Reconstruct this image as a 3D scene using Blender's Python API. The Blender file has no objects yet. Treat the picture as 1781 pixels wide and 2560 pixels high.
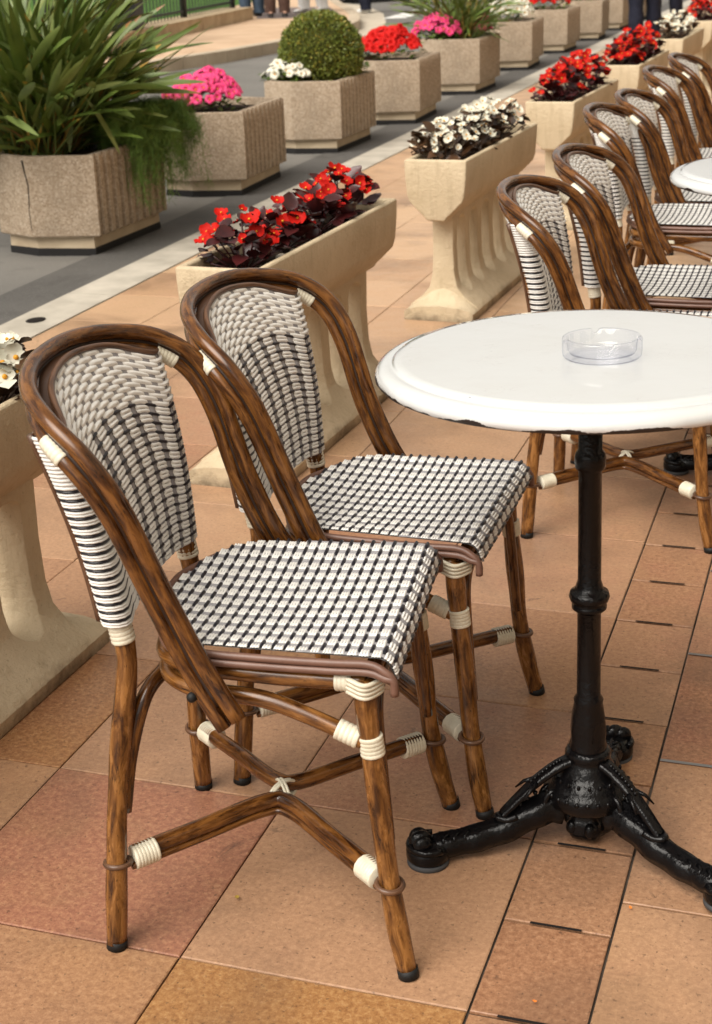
import bpy, bmesh, math, random
from mathutils import Vector, Matrix, Euler, noise as mnoise
random.seed(7)
R = math.radians
PI = math.pi
sc = bpy.context.scene
col = sc.collection

# ------------------------------------------------------------------ helpers
def rnd(a, b): return random.uniform(a, b)

def catmull(P, n=8, closed=False):
    P = [Vector(p) for p in P]
    if len(P) < 3 and not closed:
        return [P[0].lerp(P[1], i / n) for i in range(n + 1)]
    out = []
    m = len(P)
    rng = range(m) if closed else range(m - 1)
    for i in rng:
        if closed:
            a, b, c, d = P[(i - 1) % m], P[i], P[(i + 1) % m], P[(i + 2) % m]
        else:
            b, c = P[i], P[i + 1]
            a = P[i - 1] if i > 0 else 2 * b - c
            d = P[i + 2] if i + 2 < m else 2 * c - b
        for k in range(n):
            t = k / n
            out.append(.5 * ((2 * b) + (c - a) * t + (2 * a - 5 * b + 4 * c - d) * t * t + (3 * b - a - 3 * c + d) * t ** 3))
    if not closed:
        out.append(P[-1])
    return out

class MB:
    def __init__(s):
        s.v = []; s.f = []; s.m = []; s.uv = []
    def face(s, idx, m=0, uv=None):
        s.f.append(tuple(idx)); s.m.append(m); s.uv.append(uv)
    def tube(s, P, r, seg=10, m=0, closed=False, voff=None, cap=True, rough=0.0):
        P = [Vector(p) for p in P]
        n = len(P)
        rr = r if callable(r) else (lambda t: r)
        if voff is None: voff = rnd(0, 50)
        T = []
        for i in range(n):
            a = P[(i - 1) % n] if (closed or i > 0) else P[0]
            b = P[(i + 1) % n] if (closed or i < n - 1) else P[-1]
            d = (b - a)
            T.append(d.normalized() if d.length > 1e-9 else Vector((0, 0, 1)))
        up = Vector((0, 0, 1)) if abs(T[0].z) < .9 else Vector((1, 0, 0))
        N = (up - T[0] * up.dot(T[0])).normalized()
        rings = []; L = 0; vs = []
        base = len(s.v)
        for i in range(n):
            if i > 0:
                L += (P[i] - P[i - 1]).length
                N = (N - T[i] * N.dot(T[i])).normalized()
            B = T[i].cross(N)
            ri = rr(i / (n - 1) if n > 1 else 0)
            ring = []
            for k in range(seg):
                a = 2 * PI * k / seg
                q = ri
                if rough:
                    q = ri * (1 + rough * mnoise.noise(Vector((math.cos(a), math.sin(a), L * 14 + voff))))
                s.v.append(P[i] + (N * math.cos(a) + B * math.sin(a)) * q)
                ring.append(len(s.v) - 1)
            rings.append(ring); vs.append(L + voff)
        cnt = n if closed else n - 1
        for i in range(cnt):
            j = (i + 1) % n
            v0 = vs[i]; v1 = vs[j] if j > i else vs[i] + (P[j] - P[i]).length
            for k in range(seg):
                k2 = (k + 1) % seg
                u0, u1 = k / seg, (k + 1) / seg
                s.face((rings[i][k], rings[i][k2], rings[j][k2], rings[j][k]), m, ((u0, v0), (u1, v0), (u1, v1), (u0, v1)))
        if cap and not closed:
            for ring, v, rev in ((rings[0], vs[0], True), (rings[-1], vs[-1], False)):
                c = sum((s.v[q] for q in ring), Vector()) / seg
                s.v.append(c); ci = len(s.v) - 1
                for k in range(seg):
                    k2 = (k + 1) % seg
                    t = (ring[k2], ring[k], ci) if rev else (ring[k], ring[k2], ci)
                    s.face(t, m, ((k / seg, v), ((k + 1) / seg, v), ((k + .5) / seg, v)))
    def lathe(s, prof, seg=32, m=0, c=(0, 0, 0), M=None, mod=None):
        c = Vector(c); rings = []
        for (r, z) in prof:
            ring = []
            for k in range(seg):
                a = 2 * PI * k / seg
                q = r if mod is None else mod(r, z, a)
                p = Vector((q * math.cos(a), q * math.sin(a), z))
                if M is not None: p = M @ p
                s.v.append(p + c); ring.append(len(s.v) - 1)
            rings.append(ring)
        for i in range(len(rings) - 1):
            for k in range(seg):
                k2 = (k + 1) % seg
                s.face((rings[i][k], rings[i][k2], rings[i + 1][k2], rings[i + 1][k]), m)
        for ring, rev in ((rings[0], True), (rings[-1], False)):
            s.face(tuple(reversed(ring)) if rev else tuple(ring), m)
    def box(s, c, d, m=0, M=None):
        c = Vector(c); b = len(s.v)
        for x in (-1, 1):
            for y in (-1, 1):
                for z in (-1, 1):
                    p = Vector((x * d[0] / 2, y * d[1] / 2, z * d[2] / 2))
                    if M is not None: p = M @ p
                    s.v.append(p + c)
        for q in ((0, 1, 3, 2), (4, 6, 7, 5), (0, 4, 5, 1), (2, 3, 7, 6), (0, 2, 6, 4), (1, 5, 7, 3)):
            s.face([b + i for i in q], m)
    def quad(s, pts, m=0):
        b = len(s.v); s.v += [Vector(p) for p in pts]
        s.face(range(b, b + len(pts)), m)
    def grid(s, rows, m=0, wrap=False):
        b = len(s.v); w = len(rows[0])
        for r in rows: s.v += [Vector(p) for p in r]
        for i in range(len(rows) - 1):
            for k in range(w if wrap else w - 1):
                k2 = (k + 1) % w
                s.face((b + i * w + k, b + i * w + k2, b + (i + 1) * w + k2, b + (i + 1) * w + k), m)
    def sphere(s, c, r, seg=10, rings=6, m=0, sc_=(1, 1, 1), M=None):
        prof = []
        for i in range(rings + 1):
            a = -PI / 2 + PI * i / rings
            prof.append((max(1e-4, math.cos(a) * r), math.sin(a) * r))
        S = Matrix.Diagonal(sc_).to_3x3()
        if M is not None: S = M @ S
        s.lathe(prof, seg, m, c, S)
    def prism(s, poly, y0, y1, m=0):
        """polygon in (x,z), extruded along y"""
        n = len(poly); b = len(s.v)
        for y in (y0, y1):
            for (x, z) in poly: s.v.append(Vector((x, y, z)))
        for i in range(n):
            j = (i + 1) % n
            s.face((b + i, b + j, b + n + j, b + n + i), m)
        s.face([b + i for i in reversed(range(n))], m)
        s.face([b + n + i for i in range(n)], m)
    def mesh(s, name, mats, smooth=True, angle=None):
        me = bpy.data.meshes.new(name)
        me.from_pydata([tuple(v) for v in s.v], [], s.f)
        for mt in mats: me.materials.append(mt)
        me.polygons.foreach_set('material_index', s.m)
        me.polygons.foreach_set('use_smooth', [smooth] * len(s.f))
        uvl = me.uv_layers.new(name='UVMap')
        flat = []
        for f, u in zip(s.f, s.uv):
            if u is None: flat += [0.0, 0.0] * len(f)
            else:
                for q in u: flat += [q[0], q[1]]
        uvl.data.foreach_set('uv', flat)
        me.update()
        if smooth and angle is not None:
            bm = bmesh.new(); bm.from_mesh(me)
            for e in bm.edges:
                if len(e.link_faces) == 2 and e.calc_face_angle(0) > angle: e.smooth = False
            bm.to_mesh(me); bm.free()
        return me
    def solid(s, name, mats):
        me = s.mesh(name, mats, False)
        bm = bmesh.new(); bm.from_mesh(me); bmesh.ops.recalc_face_normals(bm, faces=bm.faces); bm.to_mesh(me); bm.free()
        return me
    def build(s, name, mats, parent=None, smooth=True, angle=None):
        if not isinstance(mats, (list, tuple)): mats = [mats]
        return link(name, s.mesh(name, mats, smooth, angle), parent)

def link(name, me, parent=None, loc=None):
    o = bpy.data.objects.new(name, me)
    col.objects.link(o)
    if parent is not None: o.parent = parent
    if loc is not None: o.location = loc
    return o

def tag(o, label, cat, group=None):
    o['label'] = label; o['category'] = cat
    if group: o['group'] = group
    return o

def thing(name, label, cat, loc=(0, 0, 0), rz=0.0, group=None):
    o = bpy.data.objects.new(name, None); col.objects.link(o)
    o.empty_display_size = .05
    o.location = loc; o.rotation_euler = (0, 0, R(rz))
    return tag(o, label, cat, group)

def struct(o):
    o['kind'] = 'structure'; return o

def dup(root, loc, rz, label, group=None, scale=None):
    r = root.copy(); col.objects.link(r)
    r.location = loc; r.rotation_euler = (0, 0, R(rz))
    if scale: r.scale = scale
    r['label'] = label
    if group: r['group'] = group
    for ch in list(root.children):
        c = ch.copy(); col.objects.link(c); c.parent = r
        for g in list(ch.children):
            d = g.copy(); col.objects.link(d); d.parent = c
    return r

# ------------------------------------------------------------------ materials
class NT:
    def __init__(s, name):
        s.mat = bpy.data.materials.new(name); s.mat.use_nodes = True
        s.t = s.mat.node_tree; s.n = s.t.nodes; s.l = s.t.links
        s.b = s.n['Principled BSDF']; s.out = s.n['Material Output']
    def node(s, typ, **kw):
        n = s.n.new(typ)
        for k, v in kw.items():
            if hasattr(n, k): setattr(n, k, v)
            else: n.inputs[k].default_value = v
        return n
    def link(s, a, b): s.l.new(a, b)
    def coord(s, kind='Object'):
        return s.node('ShaderNodeTexCoord').outputs[kind]
    def noise(s, vec, scale=5, detail=4, rough=.55, dist=0.0):
        n = s.node('ShaderNodeTexNoise'); n.inputs['Scale'].default_value = scale
        n.inputs['Detail'].default_value = detail; n.inputs['Roughness'].default_value = rough
        n.inputs['Distortion'].default_value = dist
        if vec is not None: s.link(vec, n.inputs['Vector'])
        return n.outputs['Fac']
    def ramp(s, fac, stops, interp='LINEAR'):
        n = s.node('ShaderNodeValToRGB'); cr = n.color_ramp; cr.interpolation = interp
        while len(cr.elements) < len(stops): cr.elements.new(.5)
        for e, (p, c) in zip(cr.elements, stops):
            e.position = p; e.color = (c[0], c[1], c[2], 1) if len(c) == 3 else c
        s.link(fac, n.inputs['Fac']); return n.outputs['Color']
    def mix(s, a, b, fac, mode='MIX'):
        n = s.node('ShaderNodeMix'); n.data_type = 'RGBA'; n.blend_type = mode
        for v, i in ((fac, 0), (a, 6), (b, 7)):
            if hasattr(v, 'is_output'): s.link(v, n.inputs[i])
            elif isinstance(v, (int, float)): n.inputs[i].default_value = v
            else: n.inputs[i].default_value = (v[0], v[1], v[2], 1)
        return n.outputs[2]
    def math(s, op, a, b=0.0, clamp=False):
        n = s.node('ShaderNodeMath'); n.operation = op; n.use_clamp = clamp
        for v, i in ((a, 0), (b, 1)):
            if hasattr(v, 'is_output'): s.link(v, n.inputs[i])
            else: n.inputs[i].default_value = v
        return n.outputs[0]
    def bump(s, h, strength=.3, dist=.01):
        n = s.node('ShaderNodeBump'); n.inputs['Strength'].default_value = strength
        n.inputs['Distance'].default_value = dist
        s.link(h, n.inputs['Height']); s.link(n.outputs['Normal'], s.b.inputs['Normal'])
    def set(s, **kw):
        for k, v in kw.items():
            k = k.replace('_', ' ')
            i = s.b.inputs[k]
            if hasattr(v, 'is_output'): s.link(v, i)
            elif isinstance(v, (tuple, list)): i.default_value = (v[0], v[1], v[2], 1)
            else: i.default_value = v
        return s

def srgb(r, g, b):
    f = lambda c: (c / 12.92) if c <= .04045 else ((c + .055) / 1.055) ** 2.4
    return (f(r / 255), f(g / 255), f(b / 255))

def plain(name, c, rough=.5, spec=.5, **kw):
    m = NT(name); m.set(Base_Color=c, Roughness=rough, Specular_IOR_Level=spec, **kw); return m.mat

def varied(name, c1, c2, scale=6, rough=.6, spec=.4, bump=0, bscale=60, kind='Object', **kw):
    m = NT(name); v = m.coord(kind)
    f = m.noise(v, scale, 5)
    m.set(Base_Color=m.ramp(f, [(.3, c1), (.7, c2)]), Roughness=rough, Specular_IOR_Level=spec, **kw)
    if bump: m.bump(m.noise(v, bscale, 4), bump, .004)
    return m.mat

def rattan(name, dark, mid, light, blot=.5, rough=.3):
    m = NT(name)
    uv = m.coord('UV'); sep = m.node('ShaderNodeSeparateXYZ'); m.link(uv, sep.inputs[0])
    info = m.node('ShaderNodeObjectInfo').outputs['Random']
    u = m.math('MULTIPLY', sep.outputs[0], 2 * PI)
    v = m.math('ADD', sep.outputs[1], m.math('MULTIPLY', info, 37.0))
    def vec(sv, sr):
        c = m.node('ShaderNodeCombineXYZ')
        m.link(m.math('MULTIPLY', m.math('COSINE', u), sr), c.inputs[0])
        m.link(m.math('MULTIPLY', m.math('SINE', u), sr), c.inputs[1])
        m.link(m.math('MULTIPLY', v, sv), c.inputs[2]); return c.outputs[0]
    grain = m.noise(vec(13, 4.0), 2.2, 7, .68, .1)
    patch = m.noise(vec(14, .9), 1.3, 5, .58, .5)
    tone = m.math('ADD', m.math('MULTIPLY', grain, .15), m.math('MULTIPLY', patch, .85))
    c = m.ramp(tone, [(.36, dark), (.47, mid), (.60, light)])
    bl = m.noise(vec(26, 1.25), 1.5, 7, .72, .9)
    c = m.mix(c, (dark[0] * .38, dark[1] * .34, dark[2] * .32), m.ramp(bl, [(.545 + .06 * (1 - blot), (0, 0, 0)), (.72, (.5, .5, .5))]))
    sp = m.noise(vec(120, 5), 1.0, 3, .6)
    c = m.mix(c, (.012, .006, .003), m.ramp(sp, [(.65, (0, 0, 0)), (.70, (.8, .8, .8))]))
    wob = m.math('MULTIPLY', m.noise(vec(2, 1.2), 2, 3), .5)
    fr = m.math('FRACT', m.math('ADD', m.math('DIVIDE', v, .31), wob))
    d = m.math('ABSOLUTE', m.math('SUBTRACT', fr, .5))
    j = m.math('MULTIPLY', m.ramp(d, [(.004, (.9, .9, .9)), (.022, (0, 0, 0))]), m.ramp(m.noise(vec(60, 1.5), 1.5, 4), [(.4, (.2, .2, .2)), (.6, (1, 1, 1))]))
    c = m.mix(c, (.016, .007, .003), j)
    wr = m.noise(vec(6, 1.2), 3, 7, .72, 1.2)
    c = m.mix(c, (light[0] * 1.5, light[1] * 1.6, light[2] * 1.8), m.ramp(wr, [(.64, (0, 0, 0)), (.72, (.55, .55, .55))]))
    m.set(Base_Color=c, Roughness=m.ramp(patch, [(.3, (rough - .05,) * 3), (.7, (rough + .10,) * 3)]), Specular_IOR_Level=.32, Coat_Weight=.30, Coat_Roughness=.09)
    m.bump(m.math('ADD', m.math('MULTIPLY', grain, .5), m.math('MULTIPLY', j, -.9)), .16, .002)
    return m.mat

M = {}
M['rattan'] = rattan('dark varnished rattan', (.022, .0074, .0024), (.074, .0258, .0058), (.175, .069, .0155), .4, .17)
M['leg'] = rattan('worn amber rattan', (.036, .0125, .0036), (.125, .048, .0110), (.26, .113, .030), .4, .22)
M['cane'] = rattan('brown cane binding', (.035, .016, .009), (.085, .040, .021), (.14, .07, .038), .3, .4)
M['darkcane'] = varied('dark stained cane', (.010, .004, .002), (.028, .011, .005), 40, .5, .4)
M['edging'] = varied('brown plastic edging', (.115, .055, .038), (.17, .088, .062), 30, .42, .5, .15, 90)
M['white'] = varied('white plastic strand', (.70, .685, .65), (.82, .81, .78), 40, .3, .5)
M['cream'] = varied('cream strand binding', (.55, .50, .38), (.70, .655, .53), 40, .42, .5, .1, 200)
M['black'] = plain('black plastic strand', (.010, .009, .014), .3, .5)
M['grey'] = varied('grey plastic strand', (.20, .19, .20), (.29, .28, .285), 60, .45, .5)
M['under'] = plain('weave backing', (.13, .12, .12), .8, .2)
M['rubber'] = plain('black rubber', (.008, .008, .008), .6, .3)
M['soil'] = varied('dark potting soil', (.010, .006, .004), (.045, .027, .017), 30, .95, .2, .9, 50)

def iron():
    m = NT('black painted cast iron'); v = m.coord()
    n = m.noise(v, 75, 4, .6)
    ch = m.noise(v, 9, 8, .75)
    c = m.mix((.0035, .0032, .0036), (.15, .13, .09), m.ramp(ch, [(.73, (0, 0, 0)), (.75, (.8, .8, .8))]))
    m.set(Base_Color=c, Roughness=m.ramp(n, [(.3, (.10,) * 3), (.7, (.20,) * 3)]), Specular_IOR_Level=.22)
    m.bump(n, .55, .004); return m.mat
M['iron'] = iron()

def enamel():
    m = NT('chipped white enamel'); v = m.coord()
    sep = m.node('ShaderNodeSeparateXYZ'); m.link(v, sep.inputs[0])
    # chips along the lower lip (object z of the tabletop runs 0 at its top)
    big = m.noise(v, 5, 3, .6); fine = m.noise(v, 28, 5, .7)
    lim = m.math('ADD', m.math('MULTIPLY', m.math('SUBTRACT', big, .47), .045), m.math('MULTIPLY', m.math('SUBTRACT', fine, .5), .012))
    ang = m.node('ShaderNodeMath'); ang.operation = 'ARCTAN2'; m.link(sep.outputs[1], ang.inputs[0]); m.link(sep.outputs[0], ang.inputs[1])
    near = m.ramp(m.math('ABSOLUTE', m.math('SUBTRACT', ang.outputs[0], .92)), [(.25, (1, 1, 1)), (.62, (0, 0, 0))])
    lim = m.math('ADD', lim, m.math('MULTIPLY', near, m.math('ADD', .0012, m.math('MULTIPLY', m.noise(v, 16, 4, .7), .0070))))
    d = m.math('SUBTRACT', m.math('ADD', lim, -.0285), sep.outputs[2])
    chip = m.math('GREATER_THAN', d, 0.0)
    # hair cracks
    vo = m.node('ShaderNodeTexVoronoi'); vo.feature = 'DISTANCE_TO_EDGE'; vo.inputs['Scale'].default_value = 42
    wp = m.node('ShaderNodeMix'); wp.data_type = 'RGBA'; wp.inputs[0].default_value = .06
    nn = m.node('ShaderNodeTexNoise'); nn.inputs['Scale'].default_value = 30; m.link(v, nn.inputs['Vector'])
    m.link(v, wp.inputs[6]); m.link(nn.outputs['Color'], wp.inputs[7]); m.link(wp.outputs[2], vo.inputs['Vector'])
    crack = m.ramp(vo.outputs['Distance'], [(.006, (1, 1, 1)), (.02, (0, 0, 0))])
    gate = m.ramp(m.noise(v, 11, 3), [(.5, (0, 0, 0)), (.6, (.22, .22, .22))])
    base = m.mix((.585, .598, .60), (.34, .31, .26), m.mix((0, 0, 0), gate, crack))
    base = m.mix(base, (.51, .505, .47), m.ramp(m.noise(v, 6, 6, .65), [(.45, (0, 0, 0)), (.75, (.35, .35, .35))]))
    c = m.mix(base, (.018, .011, .009), chip)
    m.set(Base_Color=c, Roughness=m.math('ADD', m.math('MULTIPLY', chip, .4), .08), Specular_IOR_Level=.5, Coat_Weight=m.math('SUBTRACT', 1.0, chip), Coat_Roughness=.02)
    m.bump(m.noise(v, 14, 3), .035, .01)
    return m.mat
M['enamel'] = enamel()

def glass():
    m = NT('clear glass'); m.set(Base_Color=(.985, .99, 1.0), Roughness=.0, Transmission_Weight=1.0, IOR=1.40)
    lw = m.node('ShaderNodeLayerWeight'); lw.inputs['Blend'].default_value = .35
    tr = m.node('ShaderNodeBsdfTransparent'); m.link(m.ramp(lw.outputs['Facing'], [(.0, (.996, .997, 1)), (.65, (.97, .975, 1)), (1.0, (.66, .70, .86))]), tr.inputs['Color'])
    gl = m.node('ShaderNodeBsdfGlossy'); gl.inputs['Roughness'].default_value = .03
    mx = m.node('ShaderNodeMixShader'); m.link(m.ramp(lw.outputs['Facing'], [(0, (.04,) * 3), (.60, (.12,) * 3), (.9, (.45,) * 3), (1, (.85,) * 3)]), mx.inputs[0])
    m.link(tr.outputs[0], mx.inputs[1]); m.link(gl.outputs[0], mx.inputs[2]); m.link(mx.outputs[0], m.out.inputs['Surface'])
    return m.mat
M['glass'] = glass()

def tile_mat():
    m = NT('terracotta stone paving'); v = m.coord()
    at = m.node('ShaderNodeAttribute'); at.attribute_name = 'tone'
    sep = m.node('ShaderNodeSeparateColor'); m.link(at.outputs['Color'], sep.inputs[0])
    fine = m.noise(v, 105, 6, .78); mid = m.noise(v, 9, 6, .6, .4); big = m.noise(v, 1.6, 4, .55)
    a = m.ramp(fine, [(.34, (.180, .078, .040)), (.5, (.275, .134, .070)), (.66, (.385, .208, .115))])
    red = m.ramp(fine, [(.34, (.17, .055, .036)), (.5, (.26, .098, .060)), (.66, (.38, .185, .100))])
    yel = m.ramp(fine, [(.34, (.21, .092, .032)), (.5, (.315, .155, .056)), (.66, (.43, .245, .10))])
    w = m.math('ADD', sep.outputs[0], m.math('MULTIPLY', m.math('SUBTRACT', mid, .5), 1.6))
    c = m.mix(a, red, m.ramp(w, [(.40, (0, 0, 0)), (1.05, (.8, .8, .8))]))
    w2 = m.math('ADD', sep.outputs[1], m.math('MULTIPLY', m.math('SUBTRACT', big, .5), 1.4))
    c = m.mix(c, yel, m.ramp(w2, [(.45, (0, 0, 0)), (1.0, (.9, .9, .9))]))
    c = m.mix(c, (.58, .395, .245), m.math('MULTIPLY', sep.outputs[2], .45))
    cl = m.noise(v, 2.6, 5, .6, .5)
    c = m.mix(c, (.12, .07, .045), m.ramp(cl, [(.47, (0, 0, 0)), (.70, (.55, .55, .55))]))
    spk = m.noise(v, 125, 3, .6)
    c = m.mix(c, (.055, .03, .02), m.ramp(spk, [(.61, (0, 0, 0)), (.70, (.6, .6, .6))]))
    spl = m.noise(v, 170, 3, .6)
    c = m.mix(c, (.52, .34, .21), m.ramp(spl, [(.62, (0, 0, 0)), (.74, (.35, .35, .35))]))
    st = m.noise(v, 7, 9, .76, .8)
    c = m.mix(c, (.045, .028, .022), m.ramp(st, [(.62, (0, 0, 0)), (.70, (.75, .75, .75))]))
    m.set(Base_Color=c, Roughness=m.ramp(mid, [(.3, (.30,) * 3), (.7, (.50,) * 3)]), Specular_IOR_Level=.35)
    m.bump(m.math('ADD', fine, m.math('MULTIPLY', spk, -.5)), .18, .003)
    return m.mat
M['tile'] = tile_mat()
M['mortar'] = varied('grey joint mortar', (.015, .011, .009), (.11, .088, .07), 9, .95, .2)
M['steel'] = plain('dull steel strip', (.35, .34, .33), .35, .6, Metallic=.8)
M['gap'] = plain('dark drain slot', (.012, .009, .008), .9, .2)

def asphalt(name, c1, c2, sp):
    m = NT(name); v = m.coord()
    big = m.noise(v, 1.1, 5, .6); g = m.noise(v, 130, 3, .7)
    c = m.ramp(big, [(.3, c1), (.7, c2)])
    pt = m.noise(v, 3.2, 8, .75, .6)
    c = m.mix(c, (c1[0] * .45, c1[1] * .45, c1[2] * .44), m.ramp(pt, [(.55, (0, 0, 0)), (.72, (.6, .6, .6))]))
    c = m.mix(c, sp, m.ramp(g, [(.55, (0, 0, 0)), (.75, (.6, .6, .6))]))
    m.set(Base_Color=c, Roughness=.8, Specular_IOR_Level=.35); m.bump(g, .35, .006); return m.mat
M['asphalt'] = asphalt('road asphalt', (.125, .118, .108), (.175, .165, .150), (.33, .31, .28))
M['asphalt2'] = asphalt('dark gutter asphalt', (.070, .066, .062), (.105, .099, .092), (.21, .20, .19))
M['kerb'] = varied('pale kerb stone', (.33, .30, .25), (.50, .455, .385), 6, .75, .3, .25, 60)
M['pave'] = varied('pinkish pavement', (.46, .31, .20), (.60, .43, .29), 3, .75, .3)
M['sandstone'] = varied('sandstone wall', (.36, .27, .17), (.52, .41, .27), 5, .85, .25, .4, 30)
M['redtar'] = asphalt('reddish tarmac', (.15, .115, .105), (.19, .15, .14), (.3, .25, .23))
M['apron'] = varied('pale concrete apron', (.42, .36, .28), (.52, .46, .37), 3, .8, .3)
M['paint'] = varied('white road paint', (.62, .61, .58), (.78, .77, .74), 6, .7, .3)
M['grass'] = varied('lawn grass', (.035, .085, .014), (.075, .165, .028), 8, .9, .2, .8, 70)

def troughstone():
    m = NT('cream cast stone'); v = m.coord()
    b = m.noise(v, 5, 5, .6); g = m.noise(v, 70, 5, .7); st = m.noise(v, 11, 7, .7)
    c = m.ramp(b, [(.3, (.47, .375, .245)), (.7, (.59, .485, .335))])
    c = m.mix(c, (.22, .16, .09), m.ramp(st, [(.62, (0, 0, 0)), (.80, (.3, .3, .3))]))
    sep = m.node('ShaderNodeSeparateXYZ'); m.link(v, sep.inputs[0])
    low = m.math('SUBTRACT', m.math('ADD', .035, m.math('MULTIPLY', m.math('SUBTRACT', st, .5), .16)), sep.outputs[2])
    c = m.mix(c, (.105, .078, .05), m.ramp(m.math('MULTIPLY', low, 12), [(0, (0, 0, 0)), (.6, (.8, .8, .8))]))
    mp = m.node('ShaderNodeMapping'); mp.inputs['Scale'].default_value = (1, 1, .12); m.link(v, mp.inputs['Vector'])
    run = m.noise(mp.outputs[0], 26, 5, .65)
    c = m.mix(c, (.24, .175, .10), m.ramp(run, [(.55, (0, 0, 0)), (.75, (.40, .40, .40))]))
    pit = m.noise(v, 120, 2, .5)
    c = m.mix(c, (.15, .11, .065), m.ramp(pit, [(.66, (0, 0, 0)), (.74, (.28, .28, .28))]))
    m.set(Base_Color=c, Roughness=.8, Specular_IOR_Level=.3); m.bump(m.math('ADD', m.math('MULTIPLY', g, 1.4), m.math('MULTIPLY', st, 1.8)), .6, .006); return m.mat
M['stone'] = troughstone()
def pebbled():
    m = NT('exposed aggregate concrete'); v = m.coord()
    vo = m.node('ShaderNodeTexVoronoi'); vo.inputs['Scale'].default_value = 130; m.link(v, vo.inputs['Vector'])
    sep = m.node('ShaderNodeSeparateColor'); m.link(vo.outputs['Color'], sep.inputs[0])
    c = m.ramp(sep.outputs[0], [(0, (.25, .185, .125)), (.4, (.31, .24, .17)), (.75, (.35, .275, .20)), (1, (.43, .355, .275))])
    st = m.noise(v, 3.5, 6, .65)
    c = m.mix(c, (.15, .115, .08), m.ramp(st, [(.5, (0, 0, 0)), (.8, (.6, .6, .6))]))
    m.set(Base_Color=c, Roughness=.85, Specular_IOR_Level=.3)
    m.bump(vo.outputs['Distance'], .4, .004); return m.mat
M['pebble'] = pebbled()
M['plinth'] = varied('smooth concrete plinth', (.36, .28, .19), (.50, .41, .29), 7, .8, .3, .2, 40)
M['bitumen'] = plain('black bitumen', (.014, .013, .013), .85, .3)

def leafmat(name, c1, c2, rough=.45, sc_=7, spec=.5):
    m = NT(name); v = m.coord()
    c = m.ramp(m.noise(v, sc_, 4), [(.3, c1), (.7, c2)])
    m.set(Base_Color=c, Roughness=rough, Specular_IOR_Level=spec)
    return m.mat
M['g1'] = leafmat('strap leaf green', (.072, .120, .018), (.135, .190, .034))
M['g2'] = leafmat('strap leaf dull green', (.088, .130, .026), (.155, .200, .050))
M['g3'] = leafmat('strap leaf pale green', (.15, .19, .04), (.22, .25, .07))
M['gy'] = leafmat('yellowing leaf', (.30, .22, .03), (.42, .25, .05))
M['dry'] = leafmat('dry brown leaf', (.16, .075, .02), (.30, .15, .05))
M['fern'] = leafmat('fern green', (.080, .150, .016), (.145, .235, .032), .6)
M['fern2'] = leafmat('fern light green', (.085, .17, .025), (.14, .25, .05), .6)
M['box'] = leafmat('box leaf green', (.095, .130, .016), (.19, .215, .030), .5, 5)
M['box2'] = leafmat('box leaf yellow green', (.24, .21, .025), (.38, .29, .04), .5, 5)
M['core'] = plain('twiggy crown core', (.05, .055, .014), .9, .1)
M['maroon'] = leafmat('maroon begonia leaf', (.022, .005, .006), (.070, .012, .012), .3, 20)
M['bronze'] = leafmat('bronze begonia leaf', (.035, .018, .008), (.085, .040, .018), .32, 20)
M['red'] = leafmat('red petal', (.36, .0045, .0025), (.52, .012, .005), .6, 30, .15)
M['wpetal'] = leafmat('white petal', (.56, .54, .43), (.68, .665, .57), .6, 30, .2)
M['pink'] = leafmat('pink petal', (.62, .018, .115), (.74, .085, .24), .6, 30, .2)
M['scarlet'] = leafmat('scarlet petal', (.40, .0035, .0035), (.54, .010, .007), .6, 30, .15)
M['yellow'] = plain('yellow stamens', (.60, .27, .02), .6, .3)
M['orange'] = leafmat('orange petal', (.75, .16, .02), (.85, .28, .03), .5, 30)
M['canvas'] = varied('pale ochre render', (.62, .56, .46), (.70, .64, .53), 2, .9, .2)
M['pane'] = plain('dark window glass', (.02, .022, .024), .05, .6)
M['railing'] = plain('black painted railing', (.012, .014, .013), .5, .5)
M['bin'] = plain('black litter bin', (.010, .011, .012), .5, .4)
M['binlid'] = plain('green bin trim', (.05, .16, .03), .5, .4)

# ------------------------------------------------------------------ camera, world, sun
cam = bpy.data.cameras.new('camera'); co = bpy.data.objects.new('camera', cam); col.objects.link(co); sc.camera = co
PITCH, ROLL, TH, FPX = R(21.316), R(-2.053), R(71.125), 3367.6
a_ = PI / 2 - TH
f = Vector((0, math.cos(PITCH), -math.sin(PITCH))); r = Vector((1, 0, 0)); u = r.cross(f)
r2 = r * math.cos(ROLL) + u * math.sin(ROLL); u2 = -r * math.sin(ROLL) + u * math.cos(ROLL)
Z = Matrix.Rotation(a_, 3, 'Z')
r2, u2, f = Z @ r2, Z @ u2, Z @ f
co.matrix_world = Matrix(((r2.x, u2.x, -f.x, 0), (r2.y, u2.y, -f.y, 0), (r2.z, u2.z, -f.z, 1.34), (0, 0, 0, 1)))
cam.sensor_fit = 'VERTICAL'; cam.sensor_height = 36; cam.sensor_width = 36; cam.lens = FPX / 2296 * 36
cam.clip_end = 500; cam.clip_start = .05
cam.dof.use_dof = True; cam.dof.focus_distance = 2.45; cam.dof.aperture_fstop = 10

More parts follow.
